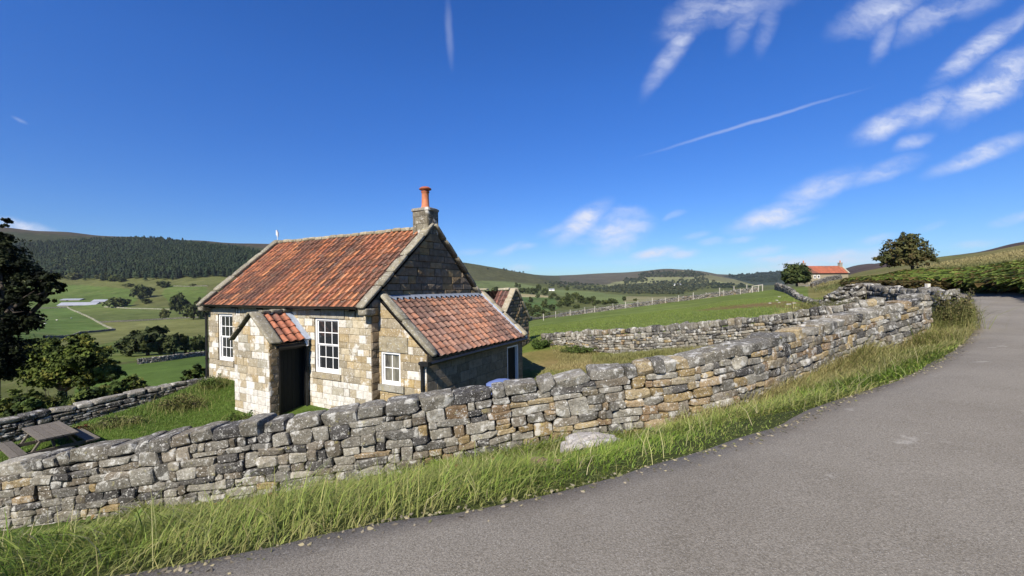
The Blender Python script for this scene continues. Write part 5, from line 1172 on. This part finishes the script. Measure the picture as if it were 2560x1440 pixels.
for k, (px, py) in enumerate(FP):
    b = hit(px, py+1, 60, 200); m = MB(); hgt = random.uniform(1.25, 1.5)*(1.25 if px in (1729, 1627) else 1); b[1] -= .8; b[2] = float(H(b[0], b[1])); lx = random.gauss(0, .05)
    m.bar((0, 0, -.3), (lx, 0, hgt), .11, .11, np.array((1, 1, 1))*random.uniform(.9, 1.2), up=(0, 1, 0)); m.build('post', M['post'], fence, loc=tuple(b-fo)); tops.append(b-fo+np.array([0, 0, hgt*.9]))
for z_ in (0, -.5):
    m = MB(); m.tube([t+np.array([0, -.08, z_]) for t in tops], .012, 4); m.build('wire', M['metal'], fence)
for (px, py) in [(1799, 729), (1835, 726), (1867, 723)]:
    b = hit(px, py+6, 60, 400); m = MB(); m.bar((0, 0, -.4), (0, 0, 2.0), .14, .14, up=(0, 1, 0)); o = m.build('fence_post', M['post'], loc=tuple(b)); tag(o, 'pale post standing behind the far wall near the hurdle', 'fence post', 'posts behind the far wall')
gt = hit(1884, 731, 60, 200); go = empty('wooden_hurdle', tuple(gt)); tag(go, 'pale wooden hurdle at the right end of the post fence', 'hurdle')
for dx in (-.3, 1.1, 2.0): m = MB(); m.bar((dx, 0, -.3), (dx, 0, 1.5+dx*.15), .16, .14, up=(0, 1, 0)); m.build('post', M['post'], go)
m = MB(); m.bar((-.35, .0, 1.38), (2.1, .0, 1.72), .1, .14); m.build('rail', M['post'], go); m = MB(); m.bar((-.3, 0, 1.0), (-1.0, 0, 0), .1, .1, up=(0, 1, 0)); m.build('brace', M['post'], go)
# short posts along the crooked wall
for (px, py, Y, hp_, lean, lab) in [(2003, 768, 38, 24, -.12, 'pale leaning stake in front of the crooked wall, at the edge of the pasture'), (2183, 720, 15.2, 13, .1, 'white post stump standing above the crooked wall next to the stone heap'), (2246, 719, 13.2, 9, .1, 'white post stump midway along the top of the crooked wall'), (2319, 714, 12.0, 9, -.02, 'white post stump near the outer corner of the walls')]:
    b = Q(px, py+4, Y); k = Y*SC/F; m = MB(); m.bar((0, 0, -.5), (-lean*hp_*k, 0, hp_*k), .10 if Y < 20 else .12, .1, (1.5, 1.5, 1.5), up=(0, 1, 0)); tag(m.build('post', M['post'], loc=tuple(b)), lab, 'post', 'stray posts by the crooked wall'); 
# farmhouse with red roof
fb_ = P(2021, 713, 150); fe = P(2121, 711, 152); fz = fb_[2]-.5; d_ = fe[:2]-fb_[:2]; fl_ = np.linalg.norm(d_); fh = empty('farmhouse', (fb_[0], fb_[1], fz), math.atan2(d_[1], d_[0]))
tag(fh, 'distant stone farmhouse with bright orange roof and a chimney at each end', 'farmhouse')
kk = 150/F; he = 31*kk+.5; hr = he+17*kk; dep = 5.5
m = MB(); m.box((0, 0, -1), (fl_, dep, he), (1, .93, .75)); m.add([(0, 0, he), (0, dep, he), (0, dep/2, hr-.1), (fl_, 0, he), (fl_, dep, he), (fl_, dep/2, hr-.1)], np.array([(0, 2, 1), (3, 4, 5)]), (1, .93, .75)); m.build('wall', M['dressed'], fh)
m = MB(); sl2 = (hr-he)/(dep/2)
for sg in (1, -1):
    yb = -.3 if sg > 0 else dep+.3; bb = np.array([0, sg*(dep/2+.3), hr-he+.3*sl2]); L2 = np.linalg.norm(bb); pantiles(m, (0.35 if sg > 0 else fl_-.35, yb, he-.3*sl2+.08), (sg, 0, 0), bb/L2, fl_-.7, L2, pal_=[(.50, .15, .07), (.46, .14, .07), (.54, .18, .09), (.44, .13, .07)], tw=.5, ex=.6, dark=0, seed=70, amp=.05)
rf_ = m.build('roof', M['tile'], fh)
for x in (0, fl_-1.1):
    m = MB(); m.box((x+.1, dep/2-.5, hr-.6), (x+1.1, dep/2+.5, hr+1.3)); m.box((x+.02, dep/2-.58, hr+1.1), (x+1.18, dep/2+.58, hr+1.303)); c_o = m.build('chimney', M['dressed'], fh); m = MB(); m.tube([(x+.6, dep/2, hr+1.3), (x+.6, dep/2, hr+2.1)], [.22, .18], 8); m.build('chimney_pot', M['pot'], c_o)
for x in (0, fl_): m = MB(); m.bar((x, -.4, he-.15), (x, dep/2, hr+.15), .4, .25, (1.5, 1.45, 1.3)); m.bar((x, dep+.4, he-.15), (x, dep/2, hr+.152), .4, .25, (1.5, 1.45, 1.3)); m.build('gable_coping', M['dressed'], fh)
for x in (2.1, 3.6):
    m = MB(); m.box((x, -.04, he-2.0), (x+1.0, .05, he-.8)); w1 = m.build('window', M['white'], fh); m = MB(); m.box((x+.2, -.05, he-1.8), (x+.8, -.02, he-1.0)); m.build('pane', M['glass'], w1)
m = MB(); m.tube([(0, -.32, he-.25), (fl_, -.32, he-.25)], .09, 6); m.build('gutter', M['black'], fh)
# farm sheds on the left
def shed(px0, px1, pyb, roof_px, wall_px, lab, dep, y0, mat_='metal', arch=False, white=False, name='farm_shed', cat='farm shed'):
    a = hit(px0, pyb, y0, 1500); Y = a[1]; b = P(px1, pyb, Y); k = Y/F; L_ = np.linalg.norm(b[:2]-a[:2]); o = empty(name, (a[0], a[1], a[2]-.3), 0.0); tag(o, lab, cat)
    hw_ = wall_px*k+.3; hr_ = hw_+roof_px*k; m = MB(); m.box((0, 0, -2), (L_, dep, hw_), (.9, .9, .9) if not white else (1.6, 1.6, 1.6)); 
    m.add([(0, 0, hw_), (0, dep, hw_), (0, dep/2, hr_-.05), (L_, 0, hw_), (L_, dep, hw_), (L_, dep/2, hr_-.05)], np.array([(0, 2, 1), (3, 4, 5)]), (.9, .9, .9)); m.build('wall', M['dressed'] if not white else M['render_white'], o)
    m = MB(); m.add([(-.4, -.5, hw_-.05), (L_+.4, -.5, hw_-.05), (L_+.4, dep/2, hr_), (-.4, dep/2, hr_), (-.4, dep+.5, hw_-.05), (L_+.4, dep+.5, hw_-.05), (-.4, -.5, hw_-.35), (L_+.4, -.5, hw_-.35)], np.array([(0, 1, 2, 3), (3, 2, 5, 4), (6, 7, 1, 0)])); m.build('roof', M[mat_], o)
    m = MB(); m.box((L_*.3, -.05, -.3), (L_*.3+max(1.2, L_*.12), .02, hw_*.8)); m.build('door', M['dark'], o); return o
shed(143, 238, 766, 7, 2.5, 'long low farm shed with pale metal roof beyond the fields on the left', 11, 350)
shed(228, 262, 758, 5, 4, 'smaller farm shed with curved pale roof at the right end of the long one', 9, 350)
shed(150, 200, 752, 3, 2, 'narrow farm shed behind the long low one', 10, 350)
shed(1373, 1386, 727, 2.5, 3, 'tiny white farmhouse among trees on the far valley side, above the pasture fence', 8, 400, 'metal', False, True, 'white_farmhouse', 'farmhouse')
shed(1684, 1703, 714, 2.5, 2.5, 'tiny pale farmhouse inside the long valley woodland', 14, 600, 'metal', False, True, 'white_farmhouse', 'farmhouse')
shed(1745, 1751, 718, 1.5, 2, 'tiny white cottage right of the pale farmhouse in the woodland', 6, 600, 'metal', False, True, 'white_cottage', 'farmhouse')
# sheep
def sheep(px, py, lab, y0, y1):
    b = hit(px, py, y0, y1); m = MB(); rock(m, (0, 0, .62), (1.15, .55, .55), ((1, 0, 0), (0, 1, 0), (0, 0, 1)), 6, (1, 1, 1), sq=2.4, jit=.05, nz=.1); rock(m, (.66, 0, .75), (.32, .2, .24), ((.9, 0, -.43), (0, 1, 0), (.43, 0, .9)), 4, (.25, .24, .22), sq=2.5, jit=.05)
    for x in (-.38, .38):
        for y in (-.15, .15): m.tube([(x, y, .45), (x, y, 0)], [.06, .045], 6, (.3, .28, .26))
    o = m.build('sheep', M['wool'], None, True, tuple(b)); o.rotation_euler.z = random.uniform(0, 6.28); o.scale = (1.25, 1.25, 1.25); tag(o, lab, 'sheep', 'sheep grazing in the green field left of the cottage')
for (px, py) in [(100, 794), (108, 797), (115, 803), (103, 801), (178, 797), (113, 811), (142, 802)]: sheep(px, py, 'tiny white sheep grazing in the bright green field beyond the dark tree', 120, 600)
b = P(2518, 630, 85)
# ------------------------------------------------------------------ grass, bracken, weeds
def blades(mb, Pn, ln, wd, cols, bend=.5, lean=None, upright=.0, yellow=None):
    n = len(Pn); h = rng.uniform(.6, 1.25, n)*ln; a = rng.uniform(0, 2*math.pi, n)
    if lean is not None: a = lean+rng.normal(size=n)*.9
    d = np.stack([np.cos(a), np.sin(a), np.zeros(n)], 1); s = np.stack([-np.sin(a), np.cos(a), np.zeros(n)], 1)
    tw = rng.normal(size=(n, 1))*.6; s = s*np.cos(tw)+d*np.sin(tw); b_ = bend*rng.uniform(.3, 1.5, n); w_ = wd*rng.uniform(.6, 1.3, n)
    up = np.array([0, 0, 1.]); V = []
    for f, wf in ((0, 1.0), (.4, .85), (.75, .55)):
        c = Pn+up*(h*f*(1-.35*b_*f))[:, None]+d*(h*b_*f*f)[:, None]; V += [c-s*(w_*wf/2)[:, None], c+s*(w_*wf/2)[:, None]]
    V.append(Pn+up*(h*(1-.35*b_))[:, None]+d*(h*b_)[:, None])
    V = np.stack(V, 1).reshape(-1, 3); k = np.arange(n)[:, None]*7; Fq = np.concatenate([k+np.array([0, 1, 3, 2]), k+np.array([2, 3, 5, 4])]); Ft = k+np.array([4, 5, 6])
    cols = np.array(cols); T = cols[rng.integers(len(cols), size=n)]*rng.uniform(.7, 1.3, (n, 1))
    if yellow is not None: y_ = yellow[:, None]; T = T*(1-y_)+np.array((.36, .30, .13))*rng.uniform(.7, 1.2, (n, 1))*y_
    mb.add(V, [Fq, Ft], np.repeat(T, 7, axis=0))
GC = [(.12, .20, .022), (.17, .26, .03), (.09, .16, .02), (.22, .29, .045), (.14, .19, .03), (.25, .26, .07)]
# verge: between road edge and wall front
n = 190000
dl_e = np.concatenate([[0], np.cumsum(np.linalg.norm(np.diff(EC[:, :2], axis=0), axis=1))]); i0_ = int(np.argmin(np.abs(EC[:400, 0]+6.5))); i1_ = int(np.argmin(np.abs(EC[:400, 1]-24)))
se = rng.uniform(dl_e[i0_], dl_e[i1_], n*2); ec_ = np.stack([np.interp(se, dl_e, EC[:, k]) for k in (0, 1)], 1); en_ = np.stack([np.interp(se, dl_e, En[:, k]) for k in (0, 1)], 1)
tv = rng.random(n*2)**.9*6.2
pv = ec_-en_*(tv[:, None]-.03)
def wall_y(x): return np.interp(x, wp1.C[:, 0], wp1.C[:, 1])
fcl = Fbm(31, 24, .8, 9); fd = Fbm(32, 16, .4, 2.5)
ok = (pv[:, 0] > -11.5) & (pv[:, 0] < 24) & (pv[:, 1] < 26) & ((pv[:, 1] < wall_y(pv[:, 0])-.02) | (pv[:, 0] > wp1.C[-1, 0]))
bld = np.array([Q(1500, 1132, 5.6)[0], Q(1500, 1132, 5.6)[1]])
ok &= np.hypot((pv[:, 0]-bld[0])/.5, (pv[:, 1]-bld[1])/.3) > 1
dcam = np.hypot(pv[:, 0], pv[:, 1]); ok &= rng.random(n*2) < np.clip(7/dcam, .25, 1)
pv = pv[ok][:n]; tv = tv[ok][:n]; o_r = off_road(pv, .06); pv = pv[o_r]; tv = tv[o_r]; pz_ = H(pv[:, 0], pv[:, 1]); Pn = np.stack([pv[:, 0], pv[:, 1], pz_-.01], 1)
cl_ = fcl(pv[:, 0], pv[:, 1]); keepm = (cl_ > -.7) | (rng.random(len(pv)) < .42); Pn = Pn[keepm]; tv = tv[keepm]; cl_ = cl_[keepm]
dw = wall_y(Pn[:, 0])-Pn[:, 1]
tus = np.clip(cl_, -1.2, 2.2); ln = (.075+.075*np.clip(tv/.8, 0, 1))*(1+.55*tus); ln = np.clip(ln*np.exp(rng.normal(size=len(Pn))*.28), .03, .42)*np.where((np.abs(Pn[:, 0]-bld[0]) < .9) & (np.abs(Pn[:, 1]-bld[1]) < .8), .5, 1)*1.0
yel = np.clip(.08+.17*fd(Pn[:, 0], Pn[:, 1])+.55*sstep(4.5, 7.5, Pn[:, 0])*sstep(1.6, .1, dw)+.35*sstep(.25, .0, tv)+rng.normal(size=len(Pn))*.12, 0, .9)
ln = ln*(1+1.3*sstep(4.5, 7.5, Pn[:, 0])*sstep(1.3, .1, dw))
m = MB(); blades(m, Pn, ln, .0095*np.clip(np.hypot(Pn[:, 0], Pn[:, 1])/5.5, .75, 1.8), GC, 1.0, lean=-1.2+1.5*fd(Pn[:, 0]*1.6, Pn[:, 1]*1.6), yellow=yel)
# long seed stalks
k = rng.choice(len(Pn), 2600); q = Pn[k]; blades(m, q, .36*rng.uniform(.5, 1.3, 2600), .006, [(.42, .37, .20), (.32, .30, .13), (.26, .27, .10)], .8, lean=rng.uniform(0, 6.28, 2600))
us = rng.uniform(wp1.L*.58, wp1.L-.02, 22000); fo_ = rng.random(22000)**1.4*1.5
pw0 = np.array([wp1.at(min(u, wp1.L-.01))[0]+wp1.at(min(u, wp1.L-.01))[4]*(.04+f)+wp1.at(min(u, wp1.L-.01))[3]*max(0, u-wp1.L) for u, f in zip(us, fo_)]); pw1 = np.stack([pw0[:, 0], pw0[:, 1], H(pw0[:, 0], pw0[:, 1])-.01], 1)
kp = off_road(pw1) & (rng.random(22000) < .25+.75*sstep(-.6, .8, fcl(pw0[:, 0]*.7, pw0[:, 1]*.7))); pw1 = pw1[kp]; fo_ = fo_[kp]
blades(m, pw1, .46*(1-.35*fo_), .012, [(.16, .19, .05), (.24, .23, .08), (.13, .18, .03)], .6, lean=-.9+rng.normal(size=len(pw1))*.3, yellow=np.clip(.75-.3*fo_+rng.normal(size=len(pw1))*.15, 0, .95))
tag(m.build('verge_grass', M['blade']), 'long tussocky grass covering the verge between road and wall', 'grass', None, 'stuff')
# lawn in front of the cottage and the yard on the right
m = MB()
def poly_scatter(poly, n):
    poly = np.array(poly); lo_, hi_ = poly.min(0), poly.max(0); q = rng.uniform(lo_, hi_, (n*3, 2)); q = q[inpoly(q[:, 0], q[:, 1], [tuple(p) for p in poly])][:n]; return q
c_loc = lambda x, y: (np.array([-3.195*SC, 9.5*SC])-uv*x+vv*y)
lawn = [wp1.at(.2)[0]+np.array([0, .6]), wp1.at(3)[0]+np.array([0, .6]), wp1.at(7)[0]+np.array([0, .6]), c_loc(0, -.4), c_loc(-2.3, -.1), c_loc(-2.3, -1.3), c_loc(-4.4, -1.3), c_loc(-4.4, -.1), c_loc(Lh*-1+.1, -.1), wp3.at(3)[0]+.1, wp3.at(.3)[0]+.1]
q = poly_scatter(lawn, 42000); Pn = np.stack([q[:, 0], q[:, 1], H(q[:, 0], q[:, 1])-.01], 1)
edge = sstep(-.3, .9, fcl(q[:, 0]*.6, q[:, 1]*.6)); blades(m, Pn, .07+.06*edge, .011, [(.10, .17, .022), (.13, .20, .03), (.075, .135, .02), (.15, .19, .04)], .6)
tag(m.build('lawn_grass', M['blade']), 'short green lawn in front of the cottage, around the picnic table', 'grass', None, 'stuff')
m = MB(); yard = [c_loc(1.9, .3), wp1.at(11)[0]+.7, wp1.at(14)[0]+.7, wp1.at(17)[0]+.7, wp1.at(wp1.L-4)[0]+np.array([-.3, .7]), wp2.at(wp2.L-2)[0]-.1, wp2.at(wp2.L*.5)[0]-.1, wp2.at(.5)[0]-.1, c_loc(2.2, 8), c_loc(1.9, 5.9)]
q = poly_scatter(yard, 34000); Pn = np.stack([q[:, 0], q[:, 1], H(q[:, 0], q[:, 1])-.01], 1); pxx, pyy = proj(Pn)
hay = np.clip(.35+.3*fcl(q[:, 0]*.5, q[:, 1]*.5)+.4*(pxx < 1480)*(pyy < 925), 0, .95)
blades(m, Pn, .13+.10*sstep(0, 1, fcl(q[:, 0], q[:, 1])), .014, [(.12, .15, .03), (.16, .18, .04), (.09, .12, .025)], .7, yellow=hay)
tag(m.build('yard_grass', M['blade']), 'rough dry grass in the yard right of the lean-to', 'grass', None, 'stuff')
# pasture tufts near the mid wall
m = MB(); q = rng.uniform((1, 14), (34, 62), (60000, 2)); qx, qy = proj(np.stack([q[:, 0], q[:, 1], H(q[:, 0], q[:, 1])], 1)); mw = np.interp(q[:, 0], wp2.C[:, 0], wp2.C[:, 1])
kq = (qx > 1325) & (qx < 2090) & (q[:, 1] > mw+.7) & (q[:, 1] > 12); q = q[kq]; Pn = np.stack([q[:, 0], q[:, 1], H(q[:, 0], q[:, 1])-.01], 1)
blades(m, Pn, .11*(1+.3*fcl(q[:, 0]*.4, q[:, 1]*.4)), .03, [(.15, .21, .038), (.18, .235, .045), (.13, .18, .034), (.21, .235, .065)], .6)
tag(m.build('pasture_grass', M['blade']), 'bright green pasture grass beyond the upright topped wall', 'grass', None, 'stuff')
# bracken bank
def bracken(poly, n, r0, r1, h, label, cols):
    p = sample_ground(poly, n, r0, r1); m = MB(); n = len(p)
    for rep in range(3):
        a = rng.uniform(0, 6.28, n); hh = h*rng.uniform(.45, 1.15, n); top = p+np.stack([np.cos(a)*hh*.45, np.sin(a)*hh*.45, hh], 1)
        d = np.stack([np.cos(a), np.sin(a), -.15*np.ones(n)], 1); s = np.stack([-np.sin(a), np.cos(a), np.zeros(n)], 1); L = (h*.40*rng.uniform(.6, 1.4, n))[:, None]; W = L*.5
        V = np.stack([top-d*L*.5, top+s*W-d*L*.1, top+d*L-np.array([0, 0, 1])*L*.4, top-s*W-d*L*.1], 1).reshape(-1, 3)
        c = np.array(cols)[rng.integers(len(cols), size=n)]*rng.uniform(.55, 1.45, (n, 1))*(1+.3*np.clip(fM(p[:, 0]*.35, p[:, 1]*.35), -1.5, 1.5))[:, None]; m.add(V, np.arange(n*4).reshape(-1, 4), np.repeat(c, 4, axis=0))
        L2 = L[:, 0]*.5
        for sg in (-1, 1):
            for f in (.0, .35, .65):
                c0 = top+d*L*(f-.3); e = c0+s*sg*W*1.25*(1-f)+d*L*.18; V = np.stack([c0-d*L*.09, e, c0+d*L*.09], 1).reshape(-1, 3); m.add(V, np.arange(n*3).reshape(-1, 3), np.repeat(c*1.1, 3, axis=0))
    k = rng.choice(n, min(n, 2500)); st = p[k]; V = np.stack([st-np.array([.012, 0, 0]), st+np.array([.012, 0, 0]), st+np.array([0, 0, h*.7])], 1).reshape(-1, 3); m.add(V, np.arange(len(k)*3).reshape(-1, 3), (.1, .08, .03))
    return tag(m.build('bracken', M['leaf']), label, 'bracken', None, 'stuff')
BR = [(.08, .115, .02), (.12, .165, .028), (.05, .07, .016), (.15, .18, .04), (.12, .085, .028)]
bracken([(2120, 703), (2200, 700), (2280, 692), (2330, 676), (2380, 666), (2470, 658), (2560, 656), (2760, 650), (2760, 756), (2560, 738), (2470, 732), (2430, 728), (2330, 722), (2200, 722), (2130, 716)], 26000, 28, 75, 1.15, 'dense green bracken covering the bank beyond the road', BR)
bracken([(2120, 712), (2150, 704), (2330, 700), (2350, 728), (2130, 730)], 1600, 22, 70, .9, 'browner bracken behind the crooked wall and stone heap', [(.09, .065, .025), (.07, .06, .02), (.05, .055, .018), (.12, .09, .03)])
m = MB(); p = sample_ground([(2040, 712), (2130, 702), (2280, 684), (2360, 660), (2450, 645), (2560, 625), (2760, 610), (2760, 665), (2560, 662), (2450, 668), (2350, 680), (2280, 694), (2150, 708), (2060, 735)], 26000, 40, 170)
fy = Fbm(77, 16, .05, .6); yl = np.clip(.55+.4*fy(p[:, 0], p[:, 1]), 0, 1); blades(m, p, .38*np.clip(np.hypot(p[:, 0], p[:, 1])/70, .8, 1.6), .05*np.clip(np.hypot(p[:, 0], p[:, 1])/60, .8, 2), [(.13, .14, .045), (.17, .17, .06), (.10, .12, .035)], .5, yellow=yl)
tag(m.build('moor_grass', M['blade']), 'straw coloured moor grass on the slope above the bracken', 'grass', None, 'stuff')
# shrub at the wall end
def shrub(name, px, pyb, Y, hpx, wpx, n, size, cols, label, seed, stems=26,  cat='bush', group=None):
    b = Q(px, pyb, Y); b[2] = float(H(b[0], b[1])); k = Y*SC/F; h = hpx*k; w_ = wpx*k; o = empty(name, tuple(b)); tag(o, label, cat, group); m = MB(); ms = MB(); r = random.Random(seed); pts = []
    for _ in range(stems):
        a = r.uniform(0, 6.28); q = r.random()**.5; e = np.array([w_*q*math.cos(a), w_*.7*q*math.sin(a), h*r.uniform(.35, 1.1)*(1-.25*q)*(.75+.35*math.sin(a*2+seed)*q)]); s0 = e*np.array([.25, .25, 0]); mid = (s0+e)/2+np.array([0, 0, .08*h]); ms.tube([s0, mid, e], [.012, .009, .003], 4)
        for t in np.linspace(.25, 1, max(3, n//stems)): pts.append((s0*(1-t)+e*t)+np.array([r.gauss(0, .05), r.gauss(0, .05), r.gauss(0, .04)])*min(1, h+.3))
    pts = np.array(pts); c = np.array(cols)[rng.integers(len(cols), size=len(pts))]*rng.uniform(.7, 1.3, (len(pts), 1)); cards(m, pts, size*rng.uniform(.6, 1.4, len(pts)), c)
    if cat == 'weeds' or name == 'scrub_bush':
        bq = rng.normal(size=(700, 2))*np.array([w_*.6, w_*.4]); bp = np.stack([bq[:, 0], bq[:, 1], H(bq[:, 0]+b[0], bq[:, 1]+b[1])-b[2]], 1); blades(m, bp, h*.7, .01, [(.14, .17, .04), (.19, .19, .07), (.09, .13, .03)], .7, yellow=rng.uniform(0, .5, 700))
    m.build('foliage', M['leaf'], o); ms.build('stems', M['bark'], o); return o
shrub('scrub_bush', 2384, 842, 10.7, 120, 40, 7000, .038, [(.13, .12, .045), (.10, .105, .038), (.19, .155, .07), (.075, .085, .028)], 'brownish twiggy bush growing at the outer corner of the wall', 3, 130)
shrub('weed_clump', 455, 1005, 10.6, 40, 62, 3000, .035, [(.09, .12, .03), (.13, .14, .04), (.17, .15, .06)], 'straggly tall weeds against the garden wall near the cottage', 4, 70, 'weeds', 'weed clumps around the cottage')
shrub('weed_clump', 530, 990, 11.6, 34, 30, 1800, .035, [(.08, .12, .03), (.10, .14, .03)], 'leafy weeds where the garden wall meets the cottage', 5, 40, 'weeds', 'weed clumps around the cottage')
shrub('weed_clump', 600, 1035, 9.6, 28, 34, 1800, .035, [(.07, .12, .025), (.10, .15, .03)], 'broad leafed weeds at the foot of the porch', 6, 40, 'weeds', 'weed clumps around the cottage')
shrub('weed_clump', 195, 1062, 8.9, 26, 24, 1000, .035, [(.12, .035, .02), (.09, .03, .02), (.10, .09, .03)], 'red stemmed dock weeds behind the picnic table', 7, 40, 'weeds', 'weed clumps around the cottage')
shrub('weed_clump', 300, 1050, 9.3, 24, 50, 1400, .035, [(.11, .14, .035), (.17, .17, .07)], 'tufty weeds along the foot of the garden wall', 8, 50, 'weeds', 'weed clumps around the cottage')
shrub('nettle_patch', 1352, 860, 17.0, 30, 30, 2200, .05, [(.05, .085, .02), (.07, .11, .025)], 'dark green nettles at the left end of the upright topped wall', 9, 60, 'nettles', 'nettle patches')
shrub('nettle_patch', 1450, 874, 16.0, 20, 55, 2200, .05, [(.06, .09, .022), (.09, .12, .03)], 'green nettles in front of the upright topped wall', 10, 60, 'nettles', 'nettle patches')
shrub('nettle_patch', 2090, 775, 21, 24, 60, 2600, .07, [(.06, .09, .022), (.04, .06, .018), (.09, .11, .03)], 'dark nettles at the foot of the stone heap', 11, 70, 'nettles', 'nettle patches')
for k_v, (px, py, Y) in enumerate([(215, 1330, 5.1), (330, 1375, 4.2), (560, 1300, 5.2), (690, 1330, 4.3), (905, 1265, 4.9), (1130, 1210, 5.1), (1250, 1225, 4.4), (1640, 1120, 5.3), (2120, 955, 7.2)]):
    b = G(px, py, 0); b = Q(px, py, Y); b[2] = float(H(b[0], b[1])); m = MB(); r_v = random.Random(k_v); n_v = 16
    for q_v in range(n_v):
        a_v = r_v.uniform(0, 6.28); L_v = r_v.uniform(.07, .15); el = r_v.uniform(.3, 1.1); d_v = np.array([math.cos(a_v)*math.cos(el), math.sin(a_v)*math.cos(el), math.sin(el)]); s_v = np.array([-math.sin(a_v), math.cos(a_v), 0]); p0 = d_v*.05
        c_v = np.array(r_v.choice([(.10, .17, .03), (.14, .20, .04), (.09, .13, .03), (.20, .12, .05)])); m.add([p0, p0+d_v*L_v*.35+s_v*L_v*.22, p0+d_v*L_v*.8+s_v*L_v*.16-np.array([0, 0, .01]), p0+d_v*L_v-np.array([0, 0, .03]), p0+d_v*L_v*.8-s_v*L_v*.16-np.array([0, 0, .01]), p0+d_v*L_v*.35-s_v*L_v*.22], np.array([(0, 1, 2, 5), (5, 2, 3, 4)]), c_v)
    tag(m.build('dock_plant', M['leaf'], None, False, tuple(b+np.array([0, 0, .05]))), 'small broad leafed weed growing among the roadside verge grass', 'weed', 'broad leafed weeds in the verge')
m = MB(); ng = 2600; sg_e = rng.uniform(dl_e[i0_], dl_e[i1_], ng); e2 = np.stack([np.interp(sg_e, dl_e, EC[:, k]) for k in (0, 1)], 1); n2_ = np.stack([np.interp(sg_e, dl_e, En[:, k]) for k in (0, 1)], 1)
g2 = e2+n2_*np.abs(rng.normal(size=(ng, 1))*.09+.05); g3 = np.stack([g2[:, 0], g2[:, 1], H(g2[:, 0], g2[:, 1])+.034], 1)
cards(m, g3, rng.uniform(.008, .03, ng), np.array([(.30, .26, .18), (.20, .17, .12), (.36, .31, .18), (.16, .16, .07)])[rng.integers(4, size=ng)], np.tile(np.array([0, 0, 1.]), (ng, 1)), .8, 1.6)
tag(m.build('road_grit', M['leaf']), 'grit and dead grass lying along the edge of the road', 'grit', None, 'stuff')
# rocks
m = MB(); bo = Q(1498, 1146, 5.35); bo[2] = float(H(bo[0], bo[1]))+.05; rock(m, (0, 0, 0), (.86, .50, .28), ((.97, .24, 0), (-.24, .97, 0), (0, 0, 1)), 22, (.43, .40, .355), sq=4.5, jit=.26, nz=.30); rock(m, (-.42, -.05, -.03), (.3, .3, .2), ((1, 0, 0), (0, 1, 0), (0, 0, 1)), 8, (.42, .39, .35), sq=4, jit=.25, nz=.3)
tag(m.build('boulder', M['rubble'], None, False, tuple(bo)), 'pale pinkish boulder half buried in the verge at the foot of the wall', 'boulder')
m = MB(); eo = G(1362, 1200, -.35); eo[2] = float(H(eo[0], eo[1])); [rock(m, (random.gauss(0, .09), random.gauss(0, .07), random.uniform(-.03, .0)), (random.uniform(.08, .2), random.uniform(.08, .16), random.uniform(.06, .11)), ((1, 0, 0), (0, 1, 0), (0, 0, 1)), 6, (.21, .155, .115), sq=3.5, jit=.3, nz=.3) for _ in range(9)]; tag(m.build('earth_clod', M['moss'], None, False, tuple(eo)), 'bare brown clod of earth in the verge grass close to the road', 'clod')
for i_, (px, py, s) in enumerate([(1948, 743, .5), (1942, 752, .45), (1985, 759, .5), (1948, 757, .35), (1972, 762, .6), (1925, 759, .4), (1992, 772, .5)]):
    b = hit(px, py, 18, 120); s *= .62; m = MB(); rock(m, (0, 0, .03), (s, s*.7, s*.45), ((1, 0, 0), (0, 1, 0), (0, 0, 1)), 5, (.36, .34, .29), sq=3.5, jit=.2); tag(m.build('field_stone', M['rubble'], None, True, tuple(b)), 'pale loose stone lying in the pasture below the crooked wall', 'stone', 'loose stones in the pasture')
m = MB(); cb = Q(1258, 962, 8.1); cb[2] = Q(1258, 950, 8.1)[2]; V = []; 
for a in range(9):
    for b in range(5): V.append(((a/8-.5)*.62, (b/4-.5)*.5, .10*math.cos((a/8-.5)*2.6)*math.cos((b/4-.5)*2.4)+random.gauss(0, .006)-.07))
V += [(x, y, z-.9) for (x, y, z) in V]
fq = [(a*5+b, (a+1)*5+b, (a+1)*5+b+1, a*5+b+1) for a in range(8) for b in range(4)]+[(a*5, a*5+45, (a+1)*5+45, (a+1)*5) for a in range(8)]+[(a*5+4, (a+1)*5+4, (a+1)*5+49, a*5+49) for a in range(8)]+[(b, b+1, b+46, b+45) for b in range(4)]+[(40+b, 85+b, 86+b, 41+b) for b in range(4)]
m.add(V, np.array(fq)); o = m.build('covered_box', M['cloth'], None, True, tuple(cb)); o.rotation_euler.z = -ANG; tag(o, 'blue covered box beside the lean-to, its top just showing over the wall', 'box')

# ------------------------------------------------------------------ haze: a closed box of thin air round everything
hm = bpy.data.materials.new('haze'); hm.use_nodes = True; n_ = hm.node_tree.nodes; n_.clear()
pv_ = n_.new('ShaderNodeVolumePrincipled'); pv_.inputs['Density'].default_value = .00004; pv_.inputs['Color'].default_value = (.80, .88, 1, 1); pv_.inputs['Anisotropy'].default_value = .2
oo = n_.new('ShaderNodeOutputMaterial'); hm.node_tree.links.new(pv_.outputs[0], oo.inputs['Volume'])
zlo, zhi = float(GV[:, 2].min())-1.5, float(GV[:, 2].max())+30
m = MB(); m.box((-4350, -4350, zlo), (4350, 4350, zhi)); hz_ = m.build('haze', hm); tag(hz_, 'thin pale air softening the far hills', 'haze', None, 'stuff')
